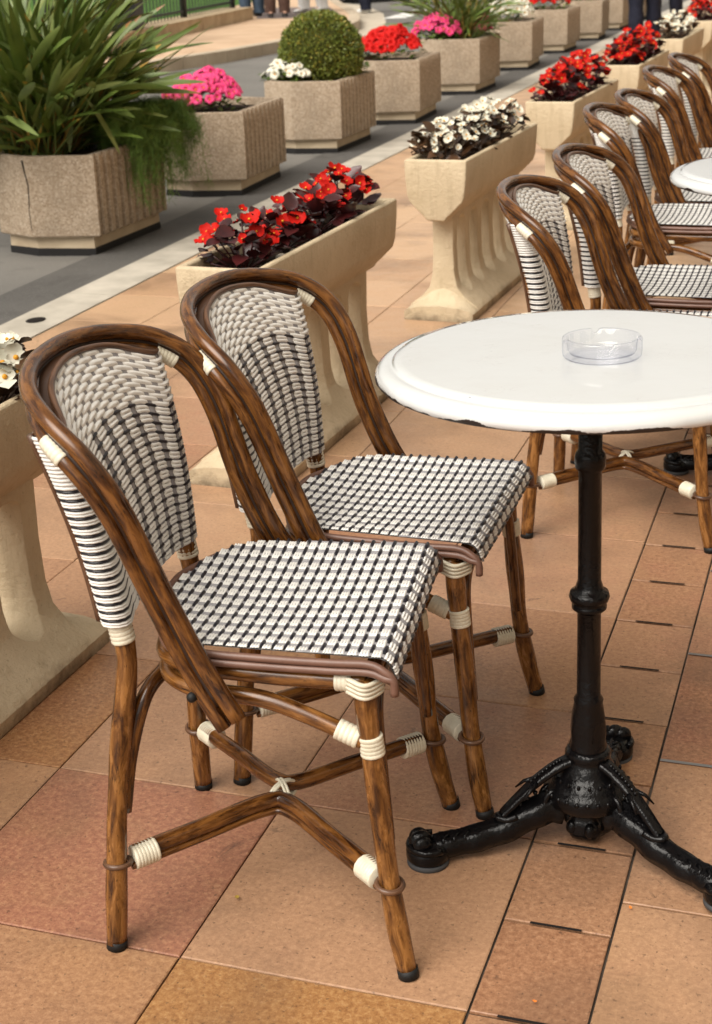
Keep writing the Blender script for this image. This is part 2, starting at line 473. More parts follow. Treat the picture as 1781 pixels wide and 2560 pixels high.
w = bpy.data.worlds.new('World'); sc.world = w; w.use_nodes = True
nt = w.node_tree; bg = nt.nodes['Background']
SUN_EL, SUN_AZ = R(52), R(203)      # azimuth clockwise from +Y: behind the camera and to its left
sky = nt.nodes.new('ShaderNodeTexSky'); sky.sky_type = 'NISHITA'; sky.sun_disc = False
sky.sun_elevation = SUN_EL; sky.sun_rotation = SUN_AZ
sky.air_density = 1.0; sky.dust_density = 4.0; sky.ozone_density = 1.0
hs = nt.nodes.new('ShaderNodeHueSaturation'); hs.inputs['Saturation'].default_value = 0.0
nt.links.new(sky.outputs[0], hs.inputs['Color'])
wm = nt.nodes.new('ShaderNodeMix'); wm.data_type = 'RGBA'; wm.blend_type = 'MULTIPLY'; wm.inputs[0].default_value = 1.0
wm.inputs[7].default_value = (1.0, .955, .885, 1)          # overcast, slightly warm
nt.links.new(hs.outputs[0], wm.inputs[6]); nt.links.new(wm.outputs[2], bg.inputs['Color'])
bg.inputs['Strength'].default_value = .092
sl = bpy.data.lights.new('sun', 'SUN'); so = bpy.data.objects.new('sun', sl); col.objects.link(so)
sl.energy = 2.0; sl.angle = R(52); sl.color = (1.0, .94, .85)
sd = Vector((math.sin(SUN_AZ) * math.cos(SUN_EL), math.cos(SUN_AZ) * math.cos(SUN_EL), math.sin(SUN_EL)))
so.rotation_euler = sd.to_track_quat('Z', 'Y').to_euler(); so.location = sd * 20
sc.view_settings.view_transform = 'Standard'; sc.view_settings.look = 'None'
sc.view_settings.exposure = .85; sc.view_settings.gamma = 1
sc.render.engine = 'CYCLES'
sc.cycles.max_bounces = 10; sc.cycles.transmission_bounces = 8; sc.cycles.use_denoising = True

# ------------------------------------------------------------------ the ground
g = MB(); g.quad([(-140, -60, -.045), (140, -60, -.045), (140, 260, -.045), (-140, 260, -.045)])
struct(g.build('ground', M['asphalt'], smooth=False))

def sheet(name, pts, z, mat):
    m = MB(); m.quad([(x, y, z) for x, y in pts]); return struct(m.build(name, mat, smooth=False))
sheet('road', [(-3.0, -20), (-3.0, 60), (-60, 60), (-60, -20)], -.008, M['asphalt'])
sheet('gutter', [(-3.0, -20), (-3.0, 60), (-3.27, 60), (-3.27, -20)], -.004, M['asphalt2'])
# kerb stones
kb = MB(); y = -4.0
while y < 45:
    L = rnd(.85, 1.1)
    kb.box((-2.893, y + L / 2, -.03), (.206, L - .006, .062)); y += L
struct(kb.build('kerb', M['kerb'], smooth=False))
sheet('terrace_bedding', [(-2.785, -4), (-2.785, 45), (6, 45), (6, -4)], -.006, M['mortar'])

tl = MB(); tones = []
def tile(x0, x1, y0, y1, tone, gap=.0013):
    j = lambda: rnd(-.0006, .0006)
    z = rnd(-.0006, .0006)
    x0 += gap; x1 -= gap; y0 += gap; y1 -= gap
    e = .002; b = len(tl.v)
    for (zz, k) in ((z - .005, 0), (z - .0012, 0), (z, e)):
        for (x, y) in ((x0 + k, y0 + k), (x1 - k, y0 + k), (x1 - k, y1 - k), (x0 + k, y1 - k)):
            tl.v.append(Vector((x + j(), y + j(), zz)))
    for a in range(2):
        for k in range(4):
            k2 = (k + 1) % 4
            tl.face((b + a * 4 + k, b + a * 4 + k2, b + a * 4 + 4 + k2, b + a * 4 + 4 + k))
            tones.append(tone)
    tl.face((b + 8, b + 9, b + 10, b + 11)); tones.append(tone)
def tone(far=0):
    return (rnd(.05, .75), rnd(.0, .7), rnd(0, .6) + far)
XL = [-.403 - .4155 * k for k in range(0, 6)]            # joints to the left of the slotted strip
YS = [1.56 + .4155 * k for k in range(-12, 100)]
special = {(1, 0): (.98, .05, .15), (0, 0): (.22, .05, .55), (0, -1): (.30, 1.15, .0), (1, -1): (.30, .55, .25), (0, 1): (.60, .1, .3), (1, 1): (.18, .25, .5), (2, 1): (.62, .75, .0), (2, 0): (.15, .6, .45), (0, 2): (.2, .5, .3), (1, 2): (.3, .7, .2)}
for yi in range(len(YS) - 1):
    for xi in range(len(XL) - 1):
        t = special.get((xi, yi - 12 + 0), None) or tone(min(1.3, max(0, YS[yi] - 2.2) * .35))  # near tiles darker, far ones paler: light falloff painted into the tone
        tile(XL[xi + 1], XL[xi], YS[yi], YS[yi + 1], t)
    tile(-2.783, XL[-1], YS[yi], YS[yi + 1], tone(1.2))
y = YS[0]
slot = MB(); 
yy = 1.56 - .206 * 20
while yy < 40:
    tile(-.403, -.245, yy, yy + .206, (rnd(.1, .45), rnd(.1, .6), rnd(0, .5)), .0026)
    if yy < 9:
        slot.quad([(-.363, yy - .0030, .0022), (-.289, yy - .0024, .0022), (-.288, yy + .0028, .0022), (-.362, yy + .0024, .0022)])
    yy += .206
ys2 = 1.85 - .4125 * 14
strip = MB()
while ys2 < 40:
    x = -.245
    while x < 5.5:
        tile(x, x + .4155, ys2, ys2 + .4125, tone()); x += .4155
    if 1.95 < ys2 < 4.5:
        strip.quad([(-.243, ys2 - .004, .0024), (5.5, ys2 - .004, .0024), (5.5, ys2 + .004, .0024), (-.243, ys2 + .004, .0024)])
    ys2 += .4125
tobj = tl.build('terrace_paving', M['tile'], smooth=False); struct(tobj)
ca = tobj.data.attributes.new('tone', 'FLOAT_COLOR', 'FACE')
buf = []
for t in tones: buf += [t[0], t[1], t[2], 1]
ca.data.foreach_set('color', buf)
struct(slot.build('drain_slots', M['gap'], smooth=False))
struct(strip.build('joint_strips', M['steel'], smooth=False))
dh = MB(); dh.lathe([(.001, .0022), (.030, .0022), (.035, .0012)], 24, 0, (0, 0, 0))
o = dh.build('drain_cover', M['gap']); o.location = (-2.90, 4.85, .0015); o.scale = (1, 1.3, 1)
tag(o, 'small dark oval drain hole in the pale kerb strip', 'drain')

# across the road
def poly_slab(name, pts, z0, z1, mat):
    m = MB(); n = len(pts); b = len(m.v)
    for z in (z0, z1):
        for (x, y) in pts: m.v.append(Vector((x, y, z)))
    m.face([b + n + i for i in range(n)])
    for i in range(n):
        j = (i + 1) % n; m.face((b + i, b + j, b + n + j, b + n + i))
    return struct(m.build(name, mat, smooth=False))
corner = [(-8.0, 8.0), (-7.5, 11.5), (-6.95, 14.6), (-6.70, 15.8), (-6.56, 17.0), (-6.52, 18.3), (-6.60, 19.6), (-6.80, 20.8), (-7.25, 22.2), (-7.80, 23.6), (-8.45, 25.1), (-9.2, 26.9), (-10.6, 29), (-13, 31.5), (-20, 34), (-60, 36)]
def inset(P, d):
    out = []
    for i, (x, y) in enumerate(P):
        a = P[max(0, i - 1)]; b = P[min(len(P) - 1, i + 1)]
        t = Vector((b[0] - a[0], b[1] - a[1])).normalized(); out.append((x - t.y * d, y + t.x * d))
    return out
ci_ = inset(corner, .16)
poly_slab('far_pavement', ci_ + [(-60, 8)], -.04, .112, M['pave'])
km = MB()
for i in range(len(corner) - 1):
    for q in range(3):
        t0, t1 = q / 3 + .004, (q + 1) / 3 - .004
        A = Vector(corner[i]).lerp(Vector(corner[i + 1]), t0); B = Vector(corner[i]).lerp(Vector(corner[i + 1]), t1)
        C = Vector(ci_[i]).lerp(Vector(ci_[i + 1]), t0); D = Vector(ci_[i]).lerp(Vector(ci_[i + 1]), t1)
        b = len(km.v)
        for z in (-.04, .118):
            for p in (A, B, D, C): km.v.append(Vector((p.x, p.y, z)))
        for q4 in ((4, 5, 6, 7), (0, 1, 5, 4), (1, 2, 6, 5), (2, 3, 7, 6), (3, 0, 4, 7)): km.face([b + z for z in q4])
M['kerb2'] = varied('beige kerb blocks', (.36, .29, .21), (.52, .435, .33), 2.5, .8, .3, .25, 40)
struct(km.build('far_kerb', M['kerb2'], smooth=False))
sheet('crossing_ramp', [(-7.30, 21.6), (-8.55, 24.55), (-9.78, 24.5), (-8.63, 21.54)], .117, M['redtar'])
sheet('kerb_apron', [(-6.50, 17.6), (-6.30, 19.0), (-6.36, 20.4), (-6.85, 22.2), (-7.6, 24.5), (-8.7, 27.0), (-10.2, 29.0), (-9.2, 26.9), (-8.45, 25.1), (-7.80, 23.6), (-7.25, 22.2), (-6.80, 20.8), (-6.60, 19.6)], -.003, M['apron'])
sheet('road_marking', [(-7.19, 23.1), (-6.84, 23.2), (-7.02, 25.3), (-7.36, 25.7)], -.002, M['paint'])
sheet('road_marking', [(-2.45, 24.2), (-1.6, 24.2), (-1.4, 31), (-2.3, 31)], .006, M['paint'])
gm = MB(); gm.grid([[(x - (y - 18) * .097, y, .270 + max(0, -9.0 - x) * .10 + .04 * mnoise.noise(Vector((x, y, 0)))) for x in (-8.80, -9.2, -10.5, -12, -15, -20, -30, -60)] for y in range(8, 25, 1)])
struct(gm.build('lawn', M['grass']))

# ------------------------------------------------------------------ unseen cafe front, added on the right to shade the sides facing it
fc = thing('shade_building', 'unseen ochre cafe front with tall windows, added to shade the right-facing sides', 'building', (3.4, 8, 0))
m = MB(); m.box((.2, 0, 4.5), (.4, 36, 9.0)); m.build('facade', M['canvas'], fc, smooth=False)
for k in range(8):
    m = MB(); m.box((-.03, -16 + 4.4 * k, 1.45), (.06, 2.5, 2.7)); wi = m.build('window', M['leg'], fc, smooth=False)
    m = MB(); m.box((-.066, -16 + 4.4 * k, 1.50), (.012, 2.26, 2.4)); m.build('pane', M['pane'], wi, smooth=False)

# ------------------------------------------------------------------ rattan chair
def offs_curve(main, d):
    out = []
    n = len(main)
    for i, p in enumerate(main):
        t = abs(2 * i / (n - 1) - 1)          # 1 at arm ends, 0 at the crown
        k = min(1, max(0, (t - .18) / .45))
        k = k * k * (3 - 2 * k)
        v = Vector((-.80, 0, -.60)) * k + Vector((.18, 0, -1.0)) * (1 - k)
        out.append(p + v.normalized() * d)
    return out

half = [(-.003, .226, .388), (-.051, .2145, .465), (-.095, .214, .565), (-.135, .228, .68), (-.174, .231, .742), (-.224, .210, .780), (-.272, .154, .800), (-.3, .08, .811)]
hoop_pts = [(x, -y, z) for x, y, z in half] + [(-.307, 0, .814)] + list(reversed(half))
HOOP = catmull(hoop_pts, 6)
HOOP2 = offs_curve(HOOP, .0246); HOOPG = offs_curve(HOOP, .0136)

# seat surface: s runs from the rear to the front and over the front edge
SX0, SX1 = -.158, .176
def seat_hw(x):
    w0 = .183 + (x - 0) * .05 if x < .2 else .193
    if x < -.045:
        t = min(1, (-.045 - x) / (.113)); w0 *= math.sqrt(max(0.0, 1 - t ** 2.6))
    return w0
def seat_pt(s, y):
    if s <= SX1:
        x = s; z = .4715; d = 0
    else:
        rr = .020; q = s - SX1; arc = rr * PI / 2 * .82
        if q < arc:
            a = q / rr; x = SX1 + rr * math.sin(a); z = .4715 - rr * (1 - math.cos(a))
        else:
            a = arc / rr; x = SX1 + rr * math.sin(a) + (q - arc) * math.cos(a); z = .4715 - rr * (1 - math.cos(a)) - (q - arc) * math.sin(a)
    ex = max(0, 1 - (y / .19) ** 2); lx = max(0, 1 - ((min(s, SX1) - .0) / .19) ** 2)
    z -= .016 * ex * lx
    z += .004 * math.sin(s * 9 + 1) * ex
    return Vector((x, y, z))
def seat_n(s, y):
    e = .002
    a = seat_pt(s + e, y) - seat_pt(s - e, y); b = seat_pt(s, y + e) - seat_pt(s, y - e)
    n = a.cross(b).normalized()
    return n

def lump(mb, fn, fnn, a0, a1, b, w, hgt, m, along='y', na=6, nc=4, base=.0):
    """a rounded strand lying on surface fn; it runs a0..a1 along one parameter at b on the other"""
    rows = []
    for i in range(na):
        t = i / (na - 1); a = a0 + (a1 - a0) * t
        prof = min(1.0, 1.75 * math.sin(PI * (.05 + .90 * t))) ** .8
        row = []
        for k in range(nc):
            q = -1 + 2 * k / (nc - 1)
            hh = hgt * prof * (1 - q * q * .9) ** .5 + base
            s_, y_ = (b + q * w / 2, a) if along == 'y' else (a, b + q * w / 2)
            row.append(fn(s_, y_) + fnn(s_, y_) * hh)
        rows.append(row)
    mb.grid(rows, m)

def make_seat():
    mb = MB()      # 0 white 1 black 2 grey 3 backing
    sF = SX1 + .043
    # backing
    rows = []
    for i in range(40):
        s_ = SX0 + .001 + (sF - SX0 - .002) * i / 39
        hw = max(.004, seat_hw(min(s_, SX1)) - .002)
        rows.append([seat_pt(s_, -hw + 2 * hw * k / 20) - Vector((0, 0, .0015)) if s_ <= SX1 else seat_pt(s_, -hw + 2 * hw * k / 20) - seat_n(s_, 0) * .0015 for k in range(21)])
    mb.grid(rows, 3)
    P = .0318; A = .0188
    ribs = []
    k0 = -7
    y0 = -.1925
    ys = [y0 + P * k for k in range(13)]
    # ribs running front to rear
    for k in range(-1, 13):
        for (o, w_, n_) in ((A / 2, .008, 1), (A + (P - A) / 2 - .0028, .0048, 1), (A + (P - A) / 2 + .0028, .0048, 1)):
            yc = y0 + P * k + o
            # longest interval of s with hw > |yc|
            ss = [SX0 + (sF - SX0) * i / 60 for i in range(61)]
            ins = [q for q in ss if seat_hw(min(q, SX1)) - .003 > abs(yc)]
            if len(ins) < 3: continue
            n = len(ins); rows = []
            for q in ins:
                rows.append([seat_pt(q, yc - w_ / 2) + seat_n(q, yc) * .0004, seat_pt(q, yc - w_ / 4) + seat_n(q, yc) * .0021, seat_pt(q, yc + w_ / 4) + seat_n(q, yc) * .0021, seat_pt(q, yc + w_ / 2) + seat_n(q, yc) * .0004])
            mb.grid(rows, 2)
    pitch = .0163; wW = .0122; wB = .0064
    s_ = SX0 + .006; 
    cols = []
    while s_ < sF - .002:
        cols.append((s_, 'w')); cols.append((s_ + pitch / 2, 'b')); s_ += pitch
    for (s_, kind) in cols:
        if s_ > sF: continue
        hw = seat_hw(min(s_, SX1)) - .001
        for k in range(-1, 13):
            if kind == 'w': a0, a1 = y0 + P * k - .0018, y0 + P * k + A + .0018
            else: a0, a1 = y0 + P * k + A - .0015, y0 + P * (k + 1) + .0015
            a0 = max(a0, -hw); a1 = min(a1, hw)
            if a1 - a0 < .004: continue
            if kind == 'w':
                jt = rnd(-.0005, .0005)
                for q in (-1, 0, 1):
                    lump(mb, seat_pt, seat_n, a0 + rnd(-.0006, .0006), a1 + rnd(-.0006, .0006), s_ + q * wW / 3 + jt, wW / 3 * 1.0, .0038 + rnd(-.0003, .0003), 0)
            else:
                lump(mb, seat_pt, seat_n, a0 - .0026, a1 + .0026, s_ + rnd(-.0004, .0004), wB, .0050, 1)
    return mb

# back panel: a closed loop round the two rear posts, ruled between a bottom and a top curve
def loop_at(yp, xp, z, dc, zc):
    """front side near post -> far post, then round and back along the rear"""
    pts = [(xp - .022, -yp + .004, z), (xp - .014, -yp - .0165, z), (xp + .004, -yp - .0195, z), (xp + .0165, -yp - .008, z), (xp + .013, -yp + .016, z)]
    n = 6
    for i in range(1, n):
        t = i / n; yy = (-yp + .016) * (1 - t) + (yp - .016) * t
        q = 1 - (yy / yp) ** 2
        pts.append((xp + .013 - dc * q, yy, z + (zc - z) * q))
    pts += [(x, -y_, z_) for (x, y_, z_) in reversed(pts[:5])]
    n2 = 5
    for i in range(1, n2):
        t = i / n2; yy = (yp - .004) * (1 - t) + (-yp + .004) * t
        q = 1 - (yy / yp) ** 2
        pts.append((xp - .022 - dc * q * .9, yy, z + (zc - z) * q))
    return pts
LB = catmull(loop_at(.146, -.185, .480, .006, .492), 10, True)
LT = catmull(loop_at(.189, -.236, .760, .058, .800), 10, True)
def resample(P, n):
    P = P + [P[0]]; L = [0]
    for a, b in zip(P, P[1:]): L.append(L[-1] + (b - a).length)
    out = []; j = 0
    for i in range(n):
        t = L[-1] * i / n
        while L[j + 1] < t: j += 1
        out.append(P[j].lerp(P[j + 1], (t - L[j]) / max(1e-9, L[j + 1] - L[j])))
    return out
NL = 240
# resample by matching knots: the curves share parameterisation already
def par(P, n):
    m = len(P); out = []
    for i in range(n):
        t = i / n * m; k = int(t); out.append(P[k % m].lerp(P[(k + 1) % m], t - k))
    return out
LBr, LTr = par(LB, NL), par(LT, NL)
def back_pt(t, v):
    t = t % 1.0; x = t * NL; k = int(x); fr = x - k
    b = LBr[k % NL].lerp(LBr[(k + 1) % NL], fr); c = LTr[k % NL].lerp(LTr[(k + 1) % NL], fr)
    p = b.lerp(c, v); bow = .008 * math.sin(PI * v)
    yp = .146 + .043 * v
    bow += .052 * max(0.0, v - v ** 2.6) * max(0.0, 1 - (p.y / yp) ** 2)
    return p + Vector((bow, 0, 0))
def back_n(t, v):
    e = .003
    a = back_pt(t + e, v) - back_pt(t - e, v); b = back_pt(t, min(1, v + .02)) - back_pt(t, max(0, v - .02))
    return a.cross(b).normalized()

_np = len(loop_at(.1, 0, 0, 0, 0))
FT0, FT1, RT0, RT1 = 2.0 / _np, (_np - 4 - 3.0) / _np, 1.0, (_np - 5) / _np
def make_back():
    mb = MB()
    # arc length table at mid height
    N = 600
    Pm = [back_pt(i / N, .5) for i in range(N + 1)]
    L = [0]
    for a, b in zip(Pm, Pm[1:]): L.append(L[-1] + (b - a).length)
    tot = L[-1]
    def t_of(l):
        l = l % tot if not (l == tot) else l
        lo, hi = 0, N
        while hi - lo > 1:
            m_ = (lo + hi) // 2
            if L[m_] <= l: lo = m_
            else: hi = m_
        return (lo + (l - L[lo]) / (L[hi] - L[lo])) / N
    rows = []
    for j in range(13):
        v = j / 12; rows.append([back_pt(k / 120, v) - back_n(k / 120, v) * .0012 for k in range(120)])
    mb.grid(rows, 3, wrap=True)
    for v, up in ((1.0, .004), (0.0, -.004)):
        fr_, bk_ = [], []
        for k in range(31):
            q = k / 30
            fr_.append(back_pt((4 + q * 7) / 20.0 if False else FT0 + (FT1 - FT0) * q, v)); bk_.append(back_pt(RT0 + (RT1 - RT0) * q, v))
        rr_ = []
        for a_1, b_1 in zip(fr_, bk_):
            rr_.append([a_1, a_1.lerp(b_1, .5) + Vector((0, 0, up)), b_1])
        mb.grid(rr_, 4 if v > .5 else 3)
    # section boundaries (by parameter): side wrap, front, side wrap, rear
    npts = len(loop_at(.1, 0, 0, 0, 0))
    tA = 4.3 / npts; tB = (npts - 4 - 4.3) / npts; tC = (npts - 4) / npts
    lA, lB, lC = [L[int(round(t * N))] for t in (tA, tB, tC)]
    nper = 7
    spans = []      # (l0,l1,isA)
    def periods(l0, l1, n):
        P = (l1 - l0) / n
        for k in range(n):
            spans.append((l0 + P * k, l0 + P * (k + .66), True)); spans.append((l0 + P * (k + .66), l0 + P * (k + 1), False))
    periods(lA, lB, nper); periods(lC, tot, 8)
    VW = .735     # above this only white strands
    nrow = 16
    fn = lambda v, t: back_pt(t, v)
    def strand(l0, l1, v, wv, m, h=.0042, na=6):
        t0, t1 = t_of(max(0, l0)), (t_of(l1) if l1 < tot - 1e-6 else 1.0)
        rows = []
        for i in range(na):
            q = i / (na - 1); t = t0 + (t1 - t0) * q
            pr = min(1.0, 1.75 * math.sin(PI * (.05 + .90 * q))) ** .8
            row = []
            for k in range(4):
                c = -1 + 2 * k / 3
                hh = h * pr * (1 - c * c * .9) ** .5
                vv = min(1.0, max(0.0, v + c * wv / 2))
                row.append(back_pt(t, vv) + back_n(t, vv) * hh)
            rows.append(row)
        mb.grid(rows, m)
    dv = VW / nrow
    # grey ribs
    for (l0, l1, isA) in spans:
        tm = t_of((l0 + l1) / 2); hw = (l1 - l0) * (.30 if isA else .34) / tot
        rows = []
        for j in range(14):
            v = j / 13
            n_ = back_n(tm, v)
            rows.append([back_pt(tm - hw, v) + n_ * .0004, back_pt(tm - hw * .5, v) + n_ * .0018, back_pt(tm + hw * .5, v) + n_ * .0018, back_pt(tm + hw, v) + n_ * .0004])
        mb.grid(rows, 2)
    for j in range(nrow):
        v0 = dv * j
        for (l0, l1, isA) in spans:
            e = .0022
            if isA:
                for q in (.20, .61):
                    strand(l0 - e * .5, l1 + e * .5, v0 + dv * (q + .02), dv * .42, 0, .0037 + rnd(-.0004, .0003))
            else:
                strand(l0 - e * 1.5, l1 + e * 1.5, v0 + dv * .91, dv * .38, 1, .0042)
        # the wraps round the posts: every strand shows
        for (a, b) in ((0, lA + .003), (lB - .003, lC)):
            for q in (.18, .50): strand(a, b, v0 + dv * q, dv * .34, 0, .0036, 9)
            strand(a, b, v0 + dv * .83, dv * .32, 1, .0034, 9)
    nw = 13; dw = (1 - VW) / nw
    for j in range(nw):
        v = VW + dw * (j + .5)
        for (l0, l1, isA) in spans:
            P_ = (l1 - l0) / (.66 if isA else .34)
            mid = (l0 + l1) / 2
            if isA == (j % 2 == 0):
                strand(mid - P_ * .41, mid + P_ * .41, v, dw * 1.28, 0, .0045)
        for (a, b) in ((0, lA + .003), (lB - .003, lC)): strand(a, b, v, dw * .95, 0, .0036, 9)
    return mb

def wrap_binding(mb, P, r, n, m=0, seg=12):
    """cream strand wound n times round a rod along polyline P"""
    Q = catmull(P, 4) if len(P) > 2 else [Vector(P[0]).lerp(Vector(P[1]), i / 4) for i in range(5)]
    L = [0]
    for a, b in zip(Q, Q[1:]): L.append(L[-1] + (b - a).length)
    def at(l):
        for i in range(len(Q) - 1):
            if L[i + 1] >= l - 1e-9: return Q[i].lerp(Q[i + 1], (l - L[i]) / max(1e-9, L[i + 1] - L[i]))
        return Q[-1]
    K = 6; pts = [at(L[-1] * i / (n * K)) for i in range(n * K + 1)]
    mb.tube(pts, lambda t: r * (.965 + .055 * abs(math.sin(PI * t * n)) ** .5), seg, m)

def ring(mb, c, axis, r, rt, m=0, n=20, seg=6):
    axis = Vector(axis).normalized(); u_ = axis.orthogonal().normalized(); v_ = axis.cross(u_)
    mb.tube([Vector(c) + u_ * (r * math.cos(2 * PI * k / n)) + v_ * (r * math.sin(2 * PI * k / n)) for k in range(n)], rt, seg, m, closed=True)

GC = 'rattan cafe chairs on the terrace'
def make_chair(label):
    t = thing('cafe_chair', label, 'chair', group=GC)
    make_seat().build('seat', [M['white'], M['black'], M['grey'], M['under']], t)
    make_back().build('backrest', [M['white'], M['black'], M['grey'], M['under'], M['cane']], t)
    # hoops
    a = MB(); a.tube(HOOP, .0117, 16, rough=.07); a.build('back_hoop', M['rattan'], t)
    a = MB(); a.tube(HOOP2, .0103, 16, rough=.06); h2 = a.build('back_hoop', M['rattan'], t)
    a = MB(); a.tube(HOOPG[2:-2], .0045, 8); a.build('filler_cane', M['darkcane'], t)
    n = len(HOOP2)
    for sgn in (0, 1):
        b = MB()
        stp = -1 if not sgn else 1
        i0 = next(i for i in (range(n // 2, 0, -1) if not sgn else range(n // 2, n)) if abs(HOOP2[i].y) > .2005)
        P = [HOOP2[i0 + stp * k] for k in range(1, 6)]
        wrap_binding(b, P, .0121, 6)
        b.build('binding', M['cream'], h2)
    # slim cane that closes the rear edges of the panel, and one under the crown
    for s_ in (-1, 1):
        c = MB()
        c.tube([back_pt(0.0 if s_ < 0 else RT1, .01 + .98 * q / 16) + Vector((-.0035, s_ * .0065, 0)) for q in range(17)], .0056, 8)
        c.build('back_trim', M['cane'], t)
    c = MB()
    c.tube([back_pt(FT0 + (FT1 - FT0) * (.12 + .76 * q / 40), 1.0) + Vector((.0005, 0, .0050)) for q in range(41)], lambda q: .0046 * min(1, .35 + 8 * q, .35 + 8 * (1 - q)), 8)
    c.build('back_trim', M['cane'], t)
    # edging of the seat
    e = MB()
    for dz, do in ((-.006, .003), (-.0165, .0045)):
        P = []
        for s_ in (-1, 1):
            side = [(.1985, .196 + do, .424), (.197, .196 + do, .444), (.186, .1955 + do, .4605 + dz * .8)]
            xs = [.165, .12, .06, .0, -.05, -.09, -.12, -.142]
            side += [(x, seat_hw(x) + do, .469 + dz - .004 * max(0, 1 - (x / .17) ** 2)) for x in xs]
            if s_ == -1: P += [(x, -y_, z_) for x, y_, z_ in side]
            else:
                mid = [(SX0 - .001 - do, -.05, .469 + dz), (SX0 - .003 - do, 0, .469 + dz), (SX0 - .001 - do, .05, .469 + dz)]
                P += mid + list(reversed(side))
        e.tube(catmull(P, 4), .0056, 8)
    e.build('seat_edging', M['edging'], t)
    # rails
    a = MB()
    U = [(.158, -.180, .432), (.10, -.178, .430), (0, -.172, .429), (-.08, -.160, .429), (-.128, -.128, .429), (-.145, -.06, .429), (-.148, 0, .429)]
    a.tube(catmull(U + [(x, -y_, z_) for x, y_, z_ in reversed(U[:-1])], 6), .0128, 12, rough=.05)
    a.tube([(.160, -.175, .430), (.160, .175, .430)], .0115, 12)
    a.build('seat_rail', M['leg'], t)
    a = MB()
    U = [(.165, -.191, .344), (.13, -.187, .358), (.06, -.179, .382), (.01, -.173, .393), (-.05, -.166, .394), (-.1, -.150, .394), (-.135, -.11, .394), (-.146, -.05, .394), (-.147, 0, .394)]
    a.tube(catmull(U + [(x, -y_, z_) for x, y_, z_ in reversed(U[:-1])], 6), .0118, 12, rough=.05)
    lr = a.build('lower_rail', M['leg'], t)
    for s_ in (-1, 1):
        b = MB()
        wrap_binding(b, [(.148, s_ * .1885, .351), (.118, s_ * .185, .362)], .0142, 5)
        wrap_binding(b, [(.1628, s_ * .190, .358), (.1662, s_ * .1906, .330)], .0164, 5, 0, 16)
        b.build('binding', M['cream'], lr)
    # legs
    for s_ in (-1, 1):
        a = MB()
        a.tube(catmull([(.156, s_ * .188, .437), (.160, s_ * .1885, .38), (.165, s_ * .1905, .33), (.174, s_ * .191, .24), (.181, s_ * .194, .16), (.193, s_ * .2025, .08), (.2085, s_ * .2135, .008)], 6), lambda q: .0148 + .0009 * math.sin(q * 17), 14, rough=.07)
        lg = a.build('leg', M['leg'], t)
        b = MB(); b.tube([(.2082, s_ * .2135, .013), (.2105, s_ * .2148, .0)], .0149, 14); b.build('foot_cap', M['rubber'], lg)
        b = MB()
        wrap_binding(b, [(.118, s_ * .179, .431), (.140, s_ * .180, .4315)], .0150, 4)
        for dy in (.0145, .0165):
            for dz in (-.009, -.003, .003, .009):
                b.tube(catmull([(.135, s_ * (.177 + dy), .431 + dz), (.160, s_ * (.190 + dy * .9), .428 + dz), (.1765, s_ * .184, .428 + dz), (.1775, s_ * .170, .428 + dz)], 5), .0031, 6)
        b.build('binding', M['cream'], lg)
        a = MB()
        a.tube(catmull([(-.2092, s_ * .2142, .008), (-.205, s_ * .197, .12), (-.200, s_ * .181, .22), (-.191, s_ * .166, .31), (-.180, s_ * .153, .40), (-.179, s_ * .148, .44), (-.186, s_ * .147, .49), (-.206, s_ * .167, .59), (-.230, s_ * .184, .72), (-.236, s_ * .190, .752)], 6), lambda q: .0147 + .0008 * math.sin(q * 21), 14, rough=.07)
        lg = a.build('leg', M['leg'], t)
        b = MB(); b.tube([(-.2085, s_ * .2136, .013), (-.2097, s_ * .215, .0)], .0149, 14); b.build('foot_cap', M['rubber'], lg)
        b = MB(); wrap_binding(b, [(-.1865, s_ * .1475, .489), (-.1805, s_ * .1475, .452)], .0166, 6); b.build('binding', M['cream'], lg)
    # crossed stretchers
    zc = .142
    for s_, nm in ((-1, 'near'), (1, 'far')):
        rear = Vector((-.2035, s_ * .193, .132)); front = Vector((.184, s_ * .1965, .138)); mid = Vector((-.012, s_ * .0115, zc + .001 * s_))
        a = MB()
        pa = [rear.lerp(mid, .09), rear.lerp(mid, .5), rear.lerp(mid, .9), mid.lerp(front, .1) + Vector((0, -s_ * .0, 0)), mid.lerp(front, .5), mid.lerp(front, .91)]
        a.tube(catmull(pa, 6), .0125, 12, rough=.06)
        off = Vector((0, s_ * .0105, -.0135))
        a.tube([p + off for p in catmull(pa, 6)], .0056, 8)
        st = a.build('stretcher', M['rattan'], t)
        for end in (rear, front):
            b = MB()
            d = (mid - end).normalized()
            P0, P1 = end + d * .024 + off * .34, end + d * .060 + off * .34
            wrap_binding(b, [P0, P1], .0176, 7)
            b.build('binding', M['cream'], st)
        if s_ == -1:
            b = MB()
            for q in (-1, 1):
                Mr = Matrix.Rotation(q * .55, 3, 'Z')
                for w_ in (-.0024, .0024):
                    b.tube([Vector((-.012, 0, zc - .002)) + Mr @ Vector((w_, .0262 * math.cos(k * PI / 14), .0168 * math.sin(k * PI / 14))) for k in range(28)], .0025, 6, closed=True)
            b.build('centre_binding', M['cream'], st)
        for end, ax in ((rear, Vector((-.04, s_ * -.15, 1))), (front, Vector((.08, s_ * .05, 1)))):
            b = MB()
            ring(b, end + Vector((0, 0, -.004)), ax, .0178, .0040, 0, 22, 8)
            b.build('leg_ring', M['cane'], st)
    # bent braces under the seat
    a = MB()
    a.tube(catmull([(.180, -.172, .19), (.172, -.168, .30), (.166, -.155, .385), (.165, -.10, .411), (.165, 0, .413), (.165, .10, .411), (.166, .155, .385), (.172, .168, .30), (.180, .172, .19)], 6), .0088, 10)
    a.build('brace', M['rattan'], t)
    a = MB()
